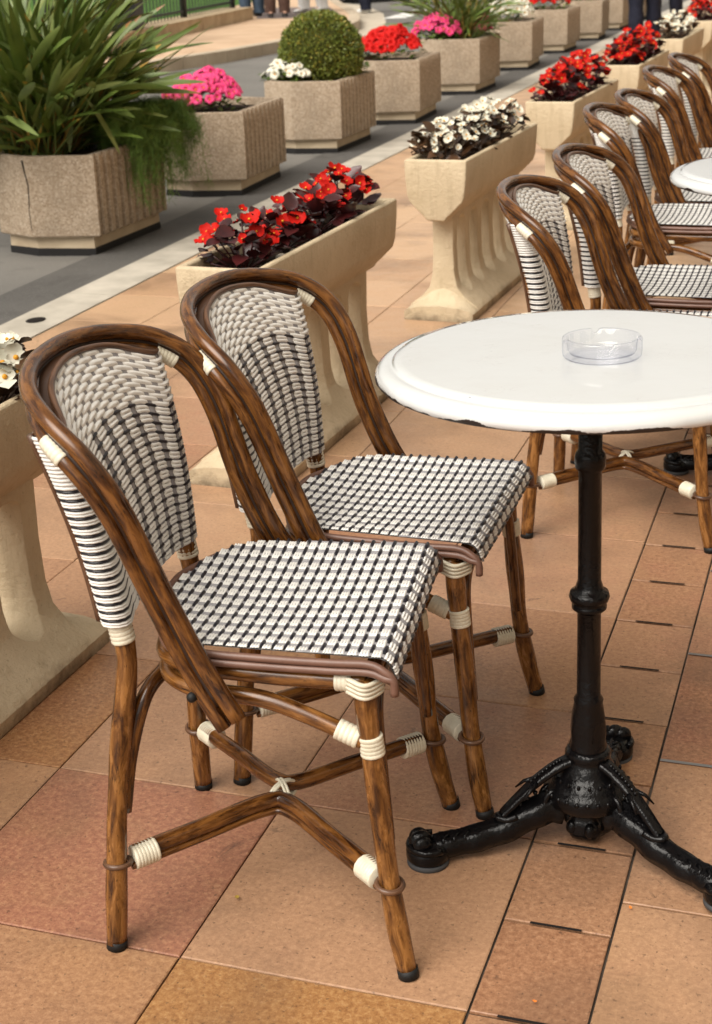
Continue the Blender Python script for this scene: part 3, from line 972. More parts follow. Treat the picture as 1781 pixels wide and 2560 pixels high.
    a.tube(catmull([(-.195, -.172, .20), (-.183, -.158, .285), (-.163, -.136, .362), (-.150, -.08, .379), (-.149, 0, .380), (-.150, .08, .379), (-.163, .136, .362), (-.183, .158, .285), (-.195, .172, .20)], 6), .0110, 10)
    a.build('brace', M['rattan'], t)
    for s_ in (-1, 1):
        b = MB()
        b.sphere((-.0635, s_ * .2265, .417), .0072, 10, 6)
        b.tube([(-.06, s_ * .16, .415), (-.062, s_ * .224, .417)], .003, 6)
        b.build('bolt', M['rubber'], t)
    return t

chair = make_chair('nearest rattan cafe chair at the left, whole seat and crossed stretchers in view')
chair.location = (-.732, 1.795, 0); chair.rotation_euler = (0, 0, R(6.95))
dup(chair, (-.702, 2.232, 0), .65, 'rattan cafe chair close behind the nearest one, its front leg by the iron table foot', GC, (1, 1, .98))
def place(x, y, rz, label): dup(chair, (x, y, 0), rz, label, GC, (1, 1, .955))
place(-.467, 3.409, 1.0, 'rattan cafe chair behind the white table, its crossed stretchers seen below the tabletop')
place(-.445, 3.936, 0.0, 'rattan cafe chair second from the front in the row beyond the ashtray table')
place(-.536, 4.883, 0.0, 'rattan cafe chair third from the front in the row, left of the second white table')
place(-.504, 5.305, 0.0, 'rattan cafe chair fourth from the front in the far row')
place(-.534, 6.178, 0.0, 'rattan cafe chair second from the back in the far row')
place(-.510, 6.761, 0.0, 'farthest rattan cafe chair at the right edge, its seat hidden')

# ------------------------------------------------------------------ cafe table
GT = 'white enamel bistro tables'
TILT = Matrix.Rotation(R(-1.5), 4, Vector((.95, .31, 0))) @ Matrix.Rotation(R(-.7), 4, Vector((-.31, .95, 0)))
CHIP = (0, 0, 0)
def make_table(label, loc, rz, top_z):
    t = thing('bistro_table', label, 'table', loc, rz, GT)
    tp = MB()
    prof = [(.0005, 0.0), (.10, .0002), (.20, .0), (.262, -.0002), (.2725, -.0006), (.2755, -.0036), (.2770, -.0058), (.2795, -.0064), (.283, -.0058), (.290, -.0068), (.2965, -.0108), (.3010, -.0165), (.3025, -.0220), (.3010, -.0275), (.2965, -.0300), (.292, -.0285), (.285, -.022), (.20, -.018), (.0005, -.018)]
    def lip(r, z, a):
        if z < -.020 and r > .29:
            n_ = mnoise.noise(Vector((math.cos(a) * 3.2, math.sin(a) * 3.2, 2.0))) + .5 * mnoise.noise(Vector((math.cos(a) * 11, math.sin(a) * 11, 5)))
            return r - max(0, n_) * .004
        return r
    tp.lathe(prof, 160, 0, mod=lip)
    o = tp.build('tabletop', M['enamel'], t); o.location = (0, 0, top_z)
    ch = MB(); ch.sphere((0, 0, 0), .0042, 8, 5, 0, (1.3, .8, .35)); cho = ch.build('chip', M['rubber'], o); cho.location = CHIP
    pl = MB(); pl.lathe([(.001, top_z - .022), (.12, top_z - .022), (.12, top_z - .018)], 40)
    pl.lathe([(.022, top_z - .05), (.03, top_z - .04), (.06, top_z - .022)], 24)
    pl.build('top_plate', M['iron'], t)
    cl = MB()
    H = top_z - .03
    cl.lathe([(.0285, .150), (.0285, .165), (.0265, .172), (.0275, .19), (.0255, .215), (.0215, .236), (.0225, .242), (.0180, .25), (.0174, .385), (.0215, .388), (.0258, .392), (.0260, .397), (.0222, .4005), (.0280, .404), (.0302, .411), (.0280, .418), (.0215, .4205), (.0198, .428), (.0172, .436), (.0168, .605), (.0215, .609), (.0225, .616), (.0225, .626), (.0210, .632), (.0172, .637), (.0168, H)], 28,
             mod=lambda r, z, a: r * (1 + (.030 * math.sin(a * 9) if (.255 < z < .38 or .44 < z < .60) else 0) + (.05 * math.sin(a * 6) if .17 < z < .235 else 0)))
    cl.build('column', M['iron'], t)
    hb = MB()
    hb.lathe([(.010, .045), (.045, .060), (.064, .074), (.067, .086), (.067, .096), (.062, .100), (.058, .106), (.0565, .110), (.049, .116), (.043, .122), (.040, .130), (.036, .138), (.0325, .143), (.0345, .147), (.0345, .155), (.030, .160)], 48,
             mod=lambda r, z, a: r * (1 + (.03 * math.sin(a * 24) if .104 < z < .130 else 0) + (.02 * math.sin(a * 30) if .144 < z < .157 else 0)))
    for k in range(26):                                   # beads round the rim
        a = 2 * PI * k / 26; hb.sphere((.0655 * math.cos(a), .0655 * math.sin(a), .094), .0042, 6, 4)
    for k in range(20):
        a = 2 * PI * k / 20; hb.sphere((.052 * math.cos(a), .052 * math.sin(a), .1155), .0030, 6, 4, 0, (1, 1, 1.6))
    hb.build('hub', M['iron'], t)
    pd = MB()
    pd.lathe([(.002, .004), (.016, .003), (.027, .010), (.0335, .024), (.030, .040), (.021, .050), (.026, .058), (.034, .066)], 20, mod=lambda r, z, a: r * (1 + .12 * math.sin(a * 5)))
    for k in range(6):
        a = 2 * PI * k / 6 + .3; pd.sphere((.030 * math.cos(a), .030 * math.sin(a), .030), .0100, 8, 6, 0, (1, 1, 1.3))
    pd.build('pendant', M['iron'], t)
    for k in range(3):
        ang = 2 * PI * k / 3
        Mz = Matrix.Rotation(ang, 3, 'Z')
        lg = MB()
        P = [(.040, 0, .064), (.066, 0, .068), (.10, 0, .058), (.140, 0, .042), (.18, 0, .034), (.215, 0, .031), (.252, 0, .030)]
        Q = catmull(P, 6)
        rows = []
        for i, p in enumerate(Q):
            q = i / (len(Q) - 1)
            d = Q[min(i + 1, len(Q) - 1)] - Q[max(i - 1, 0)]; d.normalize()
            nrm = Vector((-d.z, 0, d.x))
            wy = .0200 - .003 * q + .0015 * math.sin(q * 30); hh = .0265 - .008 * q
            sec = [(-1, -.8), (-1.15, -.2), (-.95, .35), (-.62, .70), (-.28, .62), (0, 1.0), (.28, .62), (.62, .70), (.95, .35), (1.15, -.2), (1, -.8), (0, -.95)]
            if i in (0, len(Q) - 1): sec = [(a * .6, b * .6) for a, b in sec]
            rows.append([Mz @ (p + Vector((0, a * wy, 0)) + nrm * (b * hh)) for a, b in sec])
        lg.grid(rows, 0, wrap=True)
        # scroll where the leg leaves the hub
        sp = []
        for i in range(15):
            a = -.6 + i * .42; rr_ = .021 * (1 - i / 19)
            sp.append(Mz @ Vector((.055 + rr_ * math.cos(a) * .9, 0, .088 - .006 + rr_ * math.sin(a))))
        for dy in (-.010, .010):
            lg.tube([p + Mz @ Vector((0, dy, 0)) for p in sp], lambda q: .0052 * (1 - .4 * q), 8)
        # acanthus ridges along the toe
        for i in range(5):
            x = .158 + i * .017
            for s_ in (-1, 1):
                lg.tube([Mz @ Vector((x, s_ * .002, .047 - i * .0006)), Mz @ Vector((x + .009, s_ * .009, .0455 - i * .0006)), Mz @ Vector((x + .010, s_ * .0155, .039))], lambda q: .0042 * (1 - .5 * q), 7)
        for i in range(6):
            x = .085 + i * .012; z = .094 - i * .0085
            lg.sphere(Mz @ Vector((x, 0, z)), .0042, 6, 4)
        lg.tube([Mz @ Vector(p) for p in catmull([(.118, -.014, .066), (.135, -.010, .060), (.147, 0, .062), (.135, .010, .060), (.118, .014, .066)], 4)], .006, 8)
        # claw
        for s_, dy, rr_ in ((0, -.014, .0125), (0, .0, .0148), (0, .014, .0125)):
            lg.sphere(Mz @ Vector((.268, dy, .040)), rr_, 12, 8, 0, (1.25, .8, 1.25))
        lg.tube([Mz @ Vector((.255 + .030 * math.cos(a), .030 * math.sin(a), .034)) for a in [(-2.0 + 4.0 * i / 14) for i in range(15)]], .006, 8)
        L = lg.build('leg', M['iron'], t)
        ft = MB(); ft.lathe([(.031, .010), (.0335, .014), (.0335, .026), (.029, .034), (.015, .040)], 28, 0, Mz @ Vector((.257, 0, 0))); ft.build('foot', M['iron'], L)
        ft = MB(); ft.lathe([(.030, 0), (.0325, .002), (.0325, .0095)], 28, 0, Mz @ Vector((.257, 0, 0))); ft.build('foot_pad', PAD, L)
        st = MB()
        Q = catmull([(.032, 0, .140), (.055, 0, .131), (.085, 0, .112), (.115, 0, .086), (.140, 0, .062)], 5)
        rows = []
        for i, p in enumerate(Q):
            q = i / (len(Q) - 1)
            rows.append([Mz @ (p + Vector((0, a * (.0150 - .004 * q), b * .0090))) for a, b in ((-1, 0), (-.6, .9), (0, .55), (.6, .9), (1, 0), (.5, -.9), (-.5, -.9))])
        st.grid(rows, 0, wrap=True)
        for i in range(9):
            p = Q[3 + i]; st.sphere(Mz @ (p + Vector((0, 0, .0075))), .0036, 6, 4)
        for s_ in (-1, 1):
            st.tube([Mz @ Vector(p) for p in ((.085, s_ * .008, .114), (.098, s_ * .016, .108), (.110, s_ * .021, .096))], lambda q: .0045 * (1 - .7 * q), 7)
        st.build('strut', M['iron'], L)
    return t
PAD = plain('grey rubber pad', (.05, .05, .052), .6, .3)
tb = make_table('white enamel bistro table in the foreground carrying a glass ashtray', (0, 0, 0), 0, .779)
ang0 = math.degrees(math.atan2(1.872 - 2.003, -.547 + .3216))
tb.matrix_world = Matrix.Translation((-.3216, 2.003, 0)) @ TILT @ Matrix.Rotation(R(ang0), 4, 'Z')
TM = Matrix.Translation((-.3216, 2.003, 0)) @ TILT @ Matrix.Rotation(R(ang0), 4, 'Z')
q_ = TM.inverted() @ Vector((-.4445, 1.772, .776))
CH_OBJ = next(o for o in col.objects if o.name == 'chip'); CH_OBJ.location = (q_.x, q_.y, -.0022)
t2 = dup(tb, (-.135, 3.70, 0), 178, 'second white bistro table at the right edge, partly out of frame', GT)

# ashtray
ar = MB()
def notch(r, z, a):
    return r
prof = [(.001, 0), (.046, 0), (.0555, .001), (.0580, .004), (.0588, .010), (.0590, .0275), (.0584, .0300), (.0570, .0310), (.0535, .0308), (.0522, .0292), (.0505, .012), (.048, .0070), (.036, .0058), (.001, .0058)]
seg = 96; rings = []
for (rr_, z) in prof:
    ringv = []
    for k in range(seg):
        a = 2 * PI * k / seg
        zz = z
        if z > .02:
            for c in (0.35, 0.35 + PI / 2, 0.35 + PI, 0.35 + 3 * PI / 2):
                d = abs((a - c + PI) % (2 * PI) - PI)
                if d < .13: zz = min(zz, z - .0085 * (math.cos(d / .13 * PI) + 1) / 2)
        ar.v.append(Vector((rr_ * math.cos(a), rr_ * math.sin(a), zz))); ringv.append(len(ar.v) - 1)
    rings.append(ringv)
for i in range(len(rings) - 1):
    for k in range(seg):
        k2 = (k + 1) % seg; ar.face((rings[i][k], rings[i][k2], rings[i + 1][k2], rings[i + 1][k]))
ar.face(tuple(reversed(rings[0]))); ar.face(tuple(rings[-1]))
ao = ar.build('ashtray', M['glass'])
ao.matrix_world = Matrix.Translation((-.3216, 2.003, 0)) @ TILT @ Matrix.Translation((.020, -.030, .7794)) @ Matrix.Scale(.92, 4)
tag(ao, 'round clear glass ashtray with four notches on the white tabletop', 'ashtray')

# ------------------------------------------------------------------ begonias, petunias and their troughs
def petal_fan(mb, c, M3, spec, m, cup=.35):
    """spec: (angle, length, width) per petal, each a cupped rounded patch"""
    for (a, L, W_) in spec:
        rows = []
        Ma = Matrix.Rotation(a, 3, 'Z')
        for i in range(4):
            t = i / 3; x = L * (.06 + .94 * t); w_ = W_ * (math.sin(PI * (.12 + .72 * t))) ** .8
            z = cup * L * (t * t * .5) + .002
            rows.append([Vector(c) + M3 @ (Ma @ Vector((x - (.12 * L if abs(q) == 1 else 0) * t, q * w_ / 2, z + .18 * W_ * (abs(q) ** 2) * t))) for q in (-1, 0, 1)])
        mb.grid(rows, m)
def begonia_bloom(mat, name):
    mb = MB(); I = Matrix.Identity(3)
    petal_fan(mb, (0, 0, 0), I, [(0, .0205, .029), (PI, .0205, .029), (PI / 2, .0155, .016), (-PI / 2, .0155, .016)], 0, .45)
    mb.sphere((0, 0, .0035), .0030 if mat == M['red'] else .0040, 8, 5, 1)
    return mb.mesh(name, [mat, M['yellow']])
def petunia_bloom(mat, name, r=.028, eye=True):
    mb = MB(); rows = []
    for i, (q, z) in enumerate(((.12, -.012), (.3, -.003), (.62, .004), (.88, .003), (1.0, -.002))):
        rows.append([Vector((r * q * (1 + (.10 * math.cos(5 * a) if q > .5 else 0)) * math.cos(a), r * q * (1 + (.10 * math.cos(5 * a) if q > .5 else 0)) * math.sin(a), z + .0025 * math.sin(10 * a) * q)) for a in [2 * PI * k / 20 for k in range(20)]])
    mb.grid(rows, 0, wrap=True)
    mb.sphere((0, 0, -.006), r * .2, 6, 4, 1)
    return mb.mesh(name, [mat, M['yellow'] if eye else mat])
BLOOM = {'red': [begonia_bloom(M['red'], 'red_begonia_bloom')], 'white': [begonia_bloom(M['wpetal'], 'white_begonia_bloom')],
         'pink': [petunia_bloom(M['pink'], 'pink_petunia_bloom')], 'scarlet': [petunia_bloom(M['scarlet'], 'scarlet_petunia_bloom', .028, False)], 'wpet': [petunia_bloom(M['wpetal'], 'white_petunia_bloom', .03)]}

def leaf(mb, base, M3, L, W_, m, curl=.3, n=4):
    rows = []
    for i in range(n + 1):
        t = i / n; w_ = W_ * (math.sin(PI * min(1, .06 + .92 * t ** .85))) ** .75
        z = -curl * L * t * t
        rows.append([Vector(base) + M3 @ Vector((L * t, q * w_ / 2, z + .12 * W_ * abs(q))) for q in (-1, 0, 1)])
    mb.grid(rows, m)
def rot(az, el, roll=0):
    return (Matrix.Rotation(az, 3, 'Z') @ Matrix.Rotation(-el, 3, 'Y') @ Matrix.Rotation(roll, 3, 'X'))

def begonia(name, label, loc, colour, h=.17, rad=.10, nb=9, group=None, nl=34, individual=True, bs=1.0):
    t = thing(name, label, 'flower', loc, rnd(0, 360), group)
    lf = MB(); lm = [M['maroon']] if colour == 'red' else [M['bronze']]
    for i in range(int(nl * 1.7)):
        az = rnd(0, 2 * PI); q = math.sqrt(rnd(.02, 1)); z = rnd(.02, h * .86) * (1 - .45 * q * q)
        p = Vector((math.cos(az) * rad * q * .82, math.sin(az) * rad * q * .82, z))
        L = rnd(.034, .056)
        leaf(lf, p, rot(az + rnd(-1.1, 1.1), rnd(-.1, 1.0), rnd(-.7, .7)), L, L * rnd(.78, .95), 0, rnd(-.1, .5))
        if i % 3 == 0: lf.tube([(rnd(-.012, .012), rnd(-.012, .012), -.01), p], .0022, 5)
    lf.build('leaves', lm, t)
    me = BLOOM[colour][0]
    pts = []
    nb = int(nb * 1.75)
    for i in range(nb):
        for _ in range(30):
            az = rnd(0, 2 * PI); q = math.sqrt(rnd(0, 1)) * .95
            cl = mnoise.noise(Vector((math.cos(az) * q * 2, math.sin(az) * q * 2, loc[1] * 7)))
            z = h * (.92 - .50 * q * q) * rnd(.72, 1.10)
            p = Vector((math.cos(az) * rad * q, math.sin(az) * rad * q, z))
            if cl > -.15 and all((p - o_).length > .022 * bs for o_ in pts): break
        pts.append(p)
    for p in pts:
        b = link('blossom', me, t, p)
        d = Vector((p.x * 3 + rnd(-.35, .35), p.y * 3 + rnd(-.35, .35), .25 + rnd(0, .5)))
        d = (d.normalized() + Matrix.Rotation(-t.rotation_euler.z, 3, 'Z') @ Vector((.12, -.55, .1))).normalized()
        b.rotation_euler = (d.to_track_quat('Z', 'Y').to_matrix() @ Matrix.Rotation(rnd(0, 6), 3, 'Z')).to_euler()
        s_ = rnd(.7, 1.2) * bs; b.scale = (s_, s_, s_)
    return t

TROUGHS = [(-1.515, 1.95, -1.2, 'stone trough planter at the left edge, cut by the frame, white begonias on top'),
           (-1.452, 3.835, -2.2, 'cream stone trough planter with red begonias behind the two near chairs'),
           (-1.392, 5.615, -2.0, 'cream stone trough planter filled with white begonias, its whole foot visible'),
           (-1.340, 7.370, -2.0, 'cream stone trough planter with red begonias right behind the white begonia trough'),
           (-1.305, 9.130, -1.8, 'cream stone trough planter with red begonias, next to the standing dark trousers'),
           (-1.290, 10.99, -1.5, 'far cream stone trough planter with a few white begonias'),
           (-1.275, 12.76, -1.5, 'farthest cream stone trough planter with red begonias at the right edge')]
GP = 'cream stone trough planters'
def eval_mesh(o):
    dg = bpy.context.evaluated_depsgraph_get()
    me = bpy.data.meshes.new_from_object(o.evaluated_get(dg)); return me
def trough_meshes():
    L = .515
    outer = [(-.114, .575), (-.112, .52), (-.106, .455), (-.098, .43), (-.060, .392), (-.042, .376), (-.034, .362), (.034, .362), (.042, .376), (.060, .392), (.098, .43), (.106, .455), (.112, .52), (.114, .575)]
    m = MB(); m.prism(outer, -L, L)
    bm_ = m.solid('bowl', [M['stone']])
    ob = bpy.data.objects.new('bowl_tmp', bm_); col.objects.link(ob)
    ib = MB(); inner = [(-.094, .60), (-.090, .50), (-.080, .47), (.080, .47), (.090, .50), (.094, .60)]
    ib.prism(inner, -L + .024, L - .024); icut = link('cut_tmp', ib.solid('c', [M['stone']]))
    md = ob.modifiers.new('b', 'BOOLEAN'); md.object = icut; md.operation = 'DIFFERENCE'; md.solver = 'EXACT'
    bv = ob.modifiers.new('v', 'BEVEL'); bv.width = .008; bv.segments = 3; bv.limit_method = 'ANGLE'; bv.angle_limit = R(35)
    bowl = eval_mesh(ob)
    # pedestal with slots
    pf = [(-.040, .375), (-.037, .25), (-.041, .16), (-.052, .110), (-.085, .070), (-.122, .045), (-.130, .030), (-.128, 0), (.128, 0), (.130, .030), (.122, .045), (.085, .070), (.052, .110), (.041, .16), (.037, .25), (.040, .375)]
    p = MB(); LP = .43
    ys = [-.50, -.49, -.455, -.43, -.40] + [(-.40 + .8 * i / 10) for i in range(1, 10)] + [.40, .43, .455, .49, .50]
    rows = []
    for y in ys:
        row = []
        for (x, z) in pf:
            e = max(0, abs(y) - LP)
            zz = z
            if e > 0:
                q = min(1, e / .07)
                zz = z if z < .05 else .05 + (z - .05) * (0.0 if q > .3 else (1 - q / .3) * 1)
                zz = min(zz, .045 + .33 * max(0, 1 - q * 3.3))
            row.append((x, y, zz))
        rows.append(row)
    # simple: pedestal wall plus a separate flared foot
    p = MB(); p.prism(pf, -LP, LP)
    po = link('ped_tmp', p.solid('pedestal', [M['stone']]))
    for k in range(5):
        yc = -.325 + k * .1625
        c = MB(); hw = .052
        poly = []
        for i in range(13): 
            a = PI + PI * i / 12; poly.append((yc + hw * math.cos(a), .135 + .055 * math.sin(a)))
        for i in range(9):
            a = PI * i / 8; poly.append((yc + hw * math.cos(a), .325 + .03 * math.sin(a)))
        n_ = len(poly); b = len(c.v)
        for x in (-.2, .2):
            for (y, z) in poly: c.v.append(Vector((x, y, z)))
        for i in range(n_):
            j = (i + 1) % n_; c.face((b + i, b + j, b + n_ + j, b + n_ + i))
        c.face([b + i for i in reversed(range(n_))]); c.face([b + n_ + i for i in range(n_)])
        co_ = link('cut_tmp', c.solid('c', [M['stone']]))
        md = po.modifiers.new('b%d' % k, 'BOOLEAN'); md.object = co_; md.operation = 'DIFFERENCE'; md.solver = 'EXACT'
    bv = po.modifiers.new('v', 'BEVEL'); bv.width = .012; bv.segments = 3; bv.limit_method = 'ANGLE'; bv.angle_limit = R(40)
    ped = eval_mesh(po)
    # spreading foot ends
    foot = []
    for s_ in (-1, 1):
        ft = MB(); rows = []
        for i in range(7):
            t = i / 6; y = s_ * (LP - .005 + .075 * t)
            k = 1 - t
            rows.append([(x * 1.0, y + .006 * mnoise.noise(Vector((x * 30, s_ * 3, z))), z) for (x, z) in [(-.128, 0), (-.130, .030), (-.118, .044 - .004 * t), (-.075, .050 + .022 * k), (-.035, .052 + .05 * k * k), (0, .055 + .06 * k * k), (.035, .052 + .05 * k * k), (.075, .050 + .022 * k), (.118, .044 - .004 * t), (.130, .030), (.128, 0)]])
        b = len(ft.v); ft.grid(rows if s_ == 1 else [list(reversed(r_)) for r_ in rows])
        w_ = len(rows[0]); idx = [b + 6 * w_ + k for k in range(w_)]; ft.face(list(reversed(idx)) if s_ == -1 else idx[::-1])
        foot.append(ft.mesh('foot', [M['stone']], True, R(40)))
    sm = MB(); sm.grid([[(x, y, .540 + .012 * mnoise.noise(Vector((x * 25, y * 25, 1))) + .006 * mnoise.noise(Vector((x * 80, y * 80, 4)))) for x in [(-.0925 + .185 * i / 14) for i in range(15)]] for y in [(-.492 + .984 * j / 80) for j in range(81)]])
    soil = sm.mesh('soil', [M['soil']])
    for o in [x for x in col.objects if x.name.split('.')[0] in ('bowl_tmp', 'ped_tmp', 'cut_tmp')]: bpy.data.objects.remove(o)
    for me in (bowl, ped):
        me.polygons.foreach_set('use_smooth', [True] * len(me.polygons))
        bm = bmesh.new(); bm.from_mesh(me)
        for e in bm.edges:
            if len(e.link_faces) == 2 and e.calc_face_angle(0) > R(28): e.smooth = False
        bm.to_mesh(me); bm.free()
    return bowl, ped, foot, soil
bowl, ped, foot, soil = trough_meshes()
for (x, y, rz, lab) in TROUGHS:
    t = thing('trough_planter', lab, 'planter', (x, y, 0), rz, GP)
    link('bowl', bowl, t); pd_ = link('pedestal', ped, t); link('foot', foot[0], pd_); link('foot', foot[1], pd_); link('soil', soil, t)

def in_trough(i, u_, v_):
    x, y, rz, _ = TROUGHS[i]; p = Matrix.Rotation(R(rz), 3, 'Z') @ Vector((u_, v_, 0)); return (x + p.x, y + p.y, .538)
GB = 'begonias in the stone troughs'
begonia('begonia', 'white begonia with bronze leaves in the left edge trough, cut by the frame', in_trough(0, .0, .10), 'white', .17, .11, 14, GB, 28, True, 1.15)
begonia('begonia', 'white begonia by the far end of the left edge trough, beside the nearest chair back', in_trough(0, .035, .35), 'white', .15, .10, 16, GB, 24, True, 1.15)
pos = [(-.01, -.345, .160, .100, 13), (-.005, -.10, .135, .092, 8), (.0, .15, .140, .10, 8), (-.01, .36, .170, .100, 13)]
labs = ['nearest red begonia in the trough behind the near chairs, with many open flowers', 'second red begonia in the trough behind the near chairs, with few low flowers', 'third red begonia in the trough behind the near chairs, mostly dark leaves', 'rearmost red begonia in the trough behind the near chairs, its flowers highest']
for (u_, v_, h_, r_, n_), lab in zip(pos, labs): begonia('begonia', lab, in_trough(1, u_, v_), 'red', h_, r_, n_, GB, 36)
for (u_, v_), lab in zip([(-.02, -.36), (.0, -.13), (-.01, .10), (0, .32)], ['nearest white begonia in the whole cream trough, lowest blooms', 'second white begonia in the whole cream trough', 'third white begonia in the whole cream trough', 'rearmost white begonia in the whole cream trough']):
    begonia('begonia', lab, in_trough(2, u_, v_), 'white', .165, .108, 22, GB, 34, True, .82)
for ti, nm in ((3, 'trough right behind the white begonias'), (4, 'trough near the dark trousers')):
    for (v_, w_) in ((-.33, 'near end'), (-.02, 'middle'), (.28, 'far end')):
        begonia('begonia', 'red begonia at the %s of the %s' % (w_, nm), in_trough(ti, -.01, v_), 'red', .165 + (.045 if v_ > -.1 else 0), .125, 17, GB, 40, True, 1.15)
for (v_, w_) in ((-.3, 'near end'), (0, 'middle'), (.3, 'far end')):
    begonia('begonia', 'white begonia at the %s of the far trough' % w_, in_trough(5, -.01, v_), 'white', .20, .11, 9, GB, 20, True, 1.2)
for (v_, w_) in ((-.3, 'near end'), (0, 'middle')):
    begonia('begonia', 'red begonia at the %s of the farthest trough, by the right edge' % w_, in_trough(6, -.01, v_), 'red', .20, .12, 16, GB, 34, True, 1.25)
# loose stones in the soil
for (v_, s_, lab) in ((-.22, .014, 'small pale pebble on the soil beside the nearest red begonia'), (-.135, .010, 'tiny grey pebble on the trough soil behind the pale one')):
    m = MB(); m.sphere((0, 0, 0), s_, 10, 7, 0, (1, 1.3, .7))
    for q in m.v: q += q.normalized() * s_ * .18 * mnoise.noise(q * 90)
    o = m.build('pebble', M['kerb']); o.location = Vector(in_trough(1, .045, v_)) + Vector((0, 0, .006)); tag(o, lab, 'pebble', 'pebbles in the trough soil')

LEAF = ((-.793, 1.709), (-.228, 1.832), (-.318, 1.598))
# specks of fallen petal on the paving
for (x, y, m_, lab) in ((LEAF[0][0], LEAF[0][1], 'gy', 'tiny yellow fallen petal on the paving under the nearest chair'), (LEAF[1][0], LEAF[1][1], 'orange', 'tiny orange fallen petal on the paving right of the table foot'), (LEAF[2][0], LEAF[2][1], 'orange', 'tiny orange fallen petal on the narrow tile strip at the bottom edge')):
    m = MB(); leaf(m, (0, 0, .0035), rot(rnd(0, 6), .05), .012 if m_ == 'gy' else .006, .007 if m_ == 'gy' else .0045, 0, -.15)
    o = m.build('fallen_petal', M[m_]); o.location = (x, y, .0012); tag(o, lab, 'petal', 'petals fallen on the paving')

# ------------------------------------------------------------------ octagonal concrete planters along the road
PX = .300; PXL = .215; PYH = .335; PTIP = .082
def hexpts(k, flute=0.0, z=0):
    """clockwise outline; the two long sides are fluted"""
    a = (PX - k); yh = PYH - k * .3; tip = PYH + PTIP - k
    P = []
    n = 121 if flute else 2
    for i in range(n):                          # right side
        y = -yh + 2 * yh * i / (n - 1); w_ = flute * max(0, math.sin(PI * 2 * (i / (n - 1)) * 10 - PI / 2)) ** .7 if flute else 0
        P.append((a - w_, y))
    P.append((0, tip))
    for i in range(n):
        y = yh - 2 * yh * i / (n - 1); w_ = flute * max(0, math.sin(PI * 2 * (i / (n - 1)) * 10 - PI / 2)) ** .7 if flute else 0
        P.append((-(PXL - k) + w_, y))
    P.append((0, -tip))
    return P
def planter_meshes():
    m = MB()
    def layer(P, z): return [(x, y, z) for x, y in P]
    rows = [layer(hexpts(.004, .024), .088), layer(hexpts(0, .024), .094), layer(hexpts(0, .024), .436), layer(hexpts(.004, .020), .443), layer(hexpts(.010, .004), .446), layer(hexpts(.036, .0001), .446), layer(hexpts(.040, .0001), .442), layer(hexpts(.050, .0001), .38)]
    m.grid(rows, 0, wrap=True)
    n_ = len(rows[0]); m.face(list(reversed(range(n_))), 0)
    body = m.mesh('body', [M['pebble']], True, R(25))
    m = MB()
    rows = [layer(hexpts(.040), .024), layer(hexpts(.040), .088)]
    m.grid(rows, 0, wrap=True); pl = m.mesh('plinth', [M['plinth']], False)
    m = MB(); P = hexpts(.036, .0001)
    rows = [layer(P, -.006), [(x, y, .026 + .012 * mnoise.noise(Vector((x * 14, y * 14, 3)))) for x, y in P], [(x * .99, y * .99, .034) for x, y in P]]
    m.grid(rows, 0, wrap=True); bt = m.mesh('footing', [M['bitumen']], False)
    m = MB(); rows = [layer(hexpts(.045, .0001), .405), [(x * .5, y * .5, .418) for x, y in hexpts(.045, .0001)], [(x * .02, y * .02, .42) for x, y in hexpts(.045, .0001)]]
    m.grid(rows, 0, wrap=True); so_ = m.mesh('soil', [M['soil']])
    return body, pl, bt, so_
PM = planter_meshes()
PL = [(-3.506, 6.35, 'concrete planter of the big strap leaf plant, a long crack down its front'), (-3.462, 7.92, 'concrete planter of pink petunias with moss stains on its plinth'),
      (-3.440, 9.54, 'concrete planter holding the clipped box ball'), (-3.360, 10.98, 'concrete planter heaped with scarlet petunias'), (-3.372, 12.92, 'yellowish concrete planter with spiky leaves and pink flowers'),
      (-3.40, 15.02, 'concrete planter of white petunias beyond the spiky plant'), (-3.395, 16.92, 'concrete planter of red flowers after the white ones'), (-3.335, 18.62, 'concrete planter near the end of the row, flowers cut off by the frame'),
      (-3.325, 20.28, 'second to last concrete planter of the row'), (-3.315, 21.95, 'last concrete planter of the row, beside the dark trousers')]
GL = 'concrete planters along the road edge'
M['moss'] = varied('mossy green stain', (.05, .06, .012), (.16, .15, .05), 14, .9, .2)
for i, (x, y, lab) in enumerate(PL):
    t = thing('concrete_planter', lab, 'planter', (x, y, -.006), 2.0 if i % 2 else -1.5, GL)
    b = link('body', PM[0], t); p_ = link('plinth', PM[1], t); link('footing', PM[2], p_); link('soil', PM[3], t)
    if i == 0:
        c = MB(); c.tube([(-.012, -PYH - PTIP + .0015, .43), (-.004, -PYH - PTIP + .001, .38), (.006, -PYH - PTIP + .003, .32), (.003, -PYH - PTIP + .002, .26), (-.002, -PYH - PTIP + .001, .20), (.001, -PYH - PTIP + .001, .12)], lambda q: .0045 * (1 - .6 * q), 6); c.build('crack', M['gap'], t)

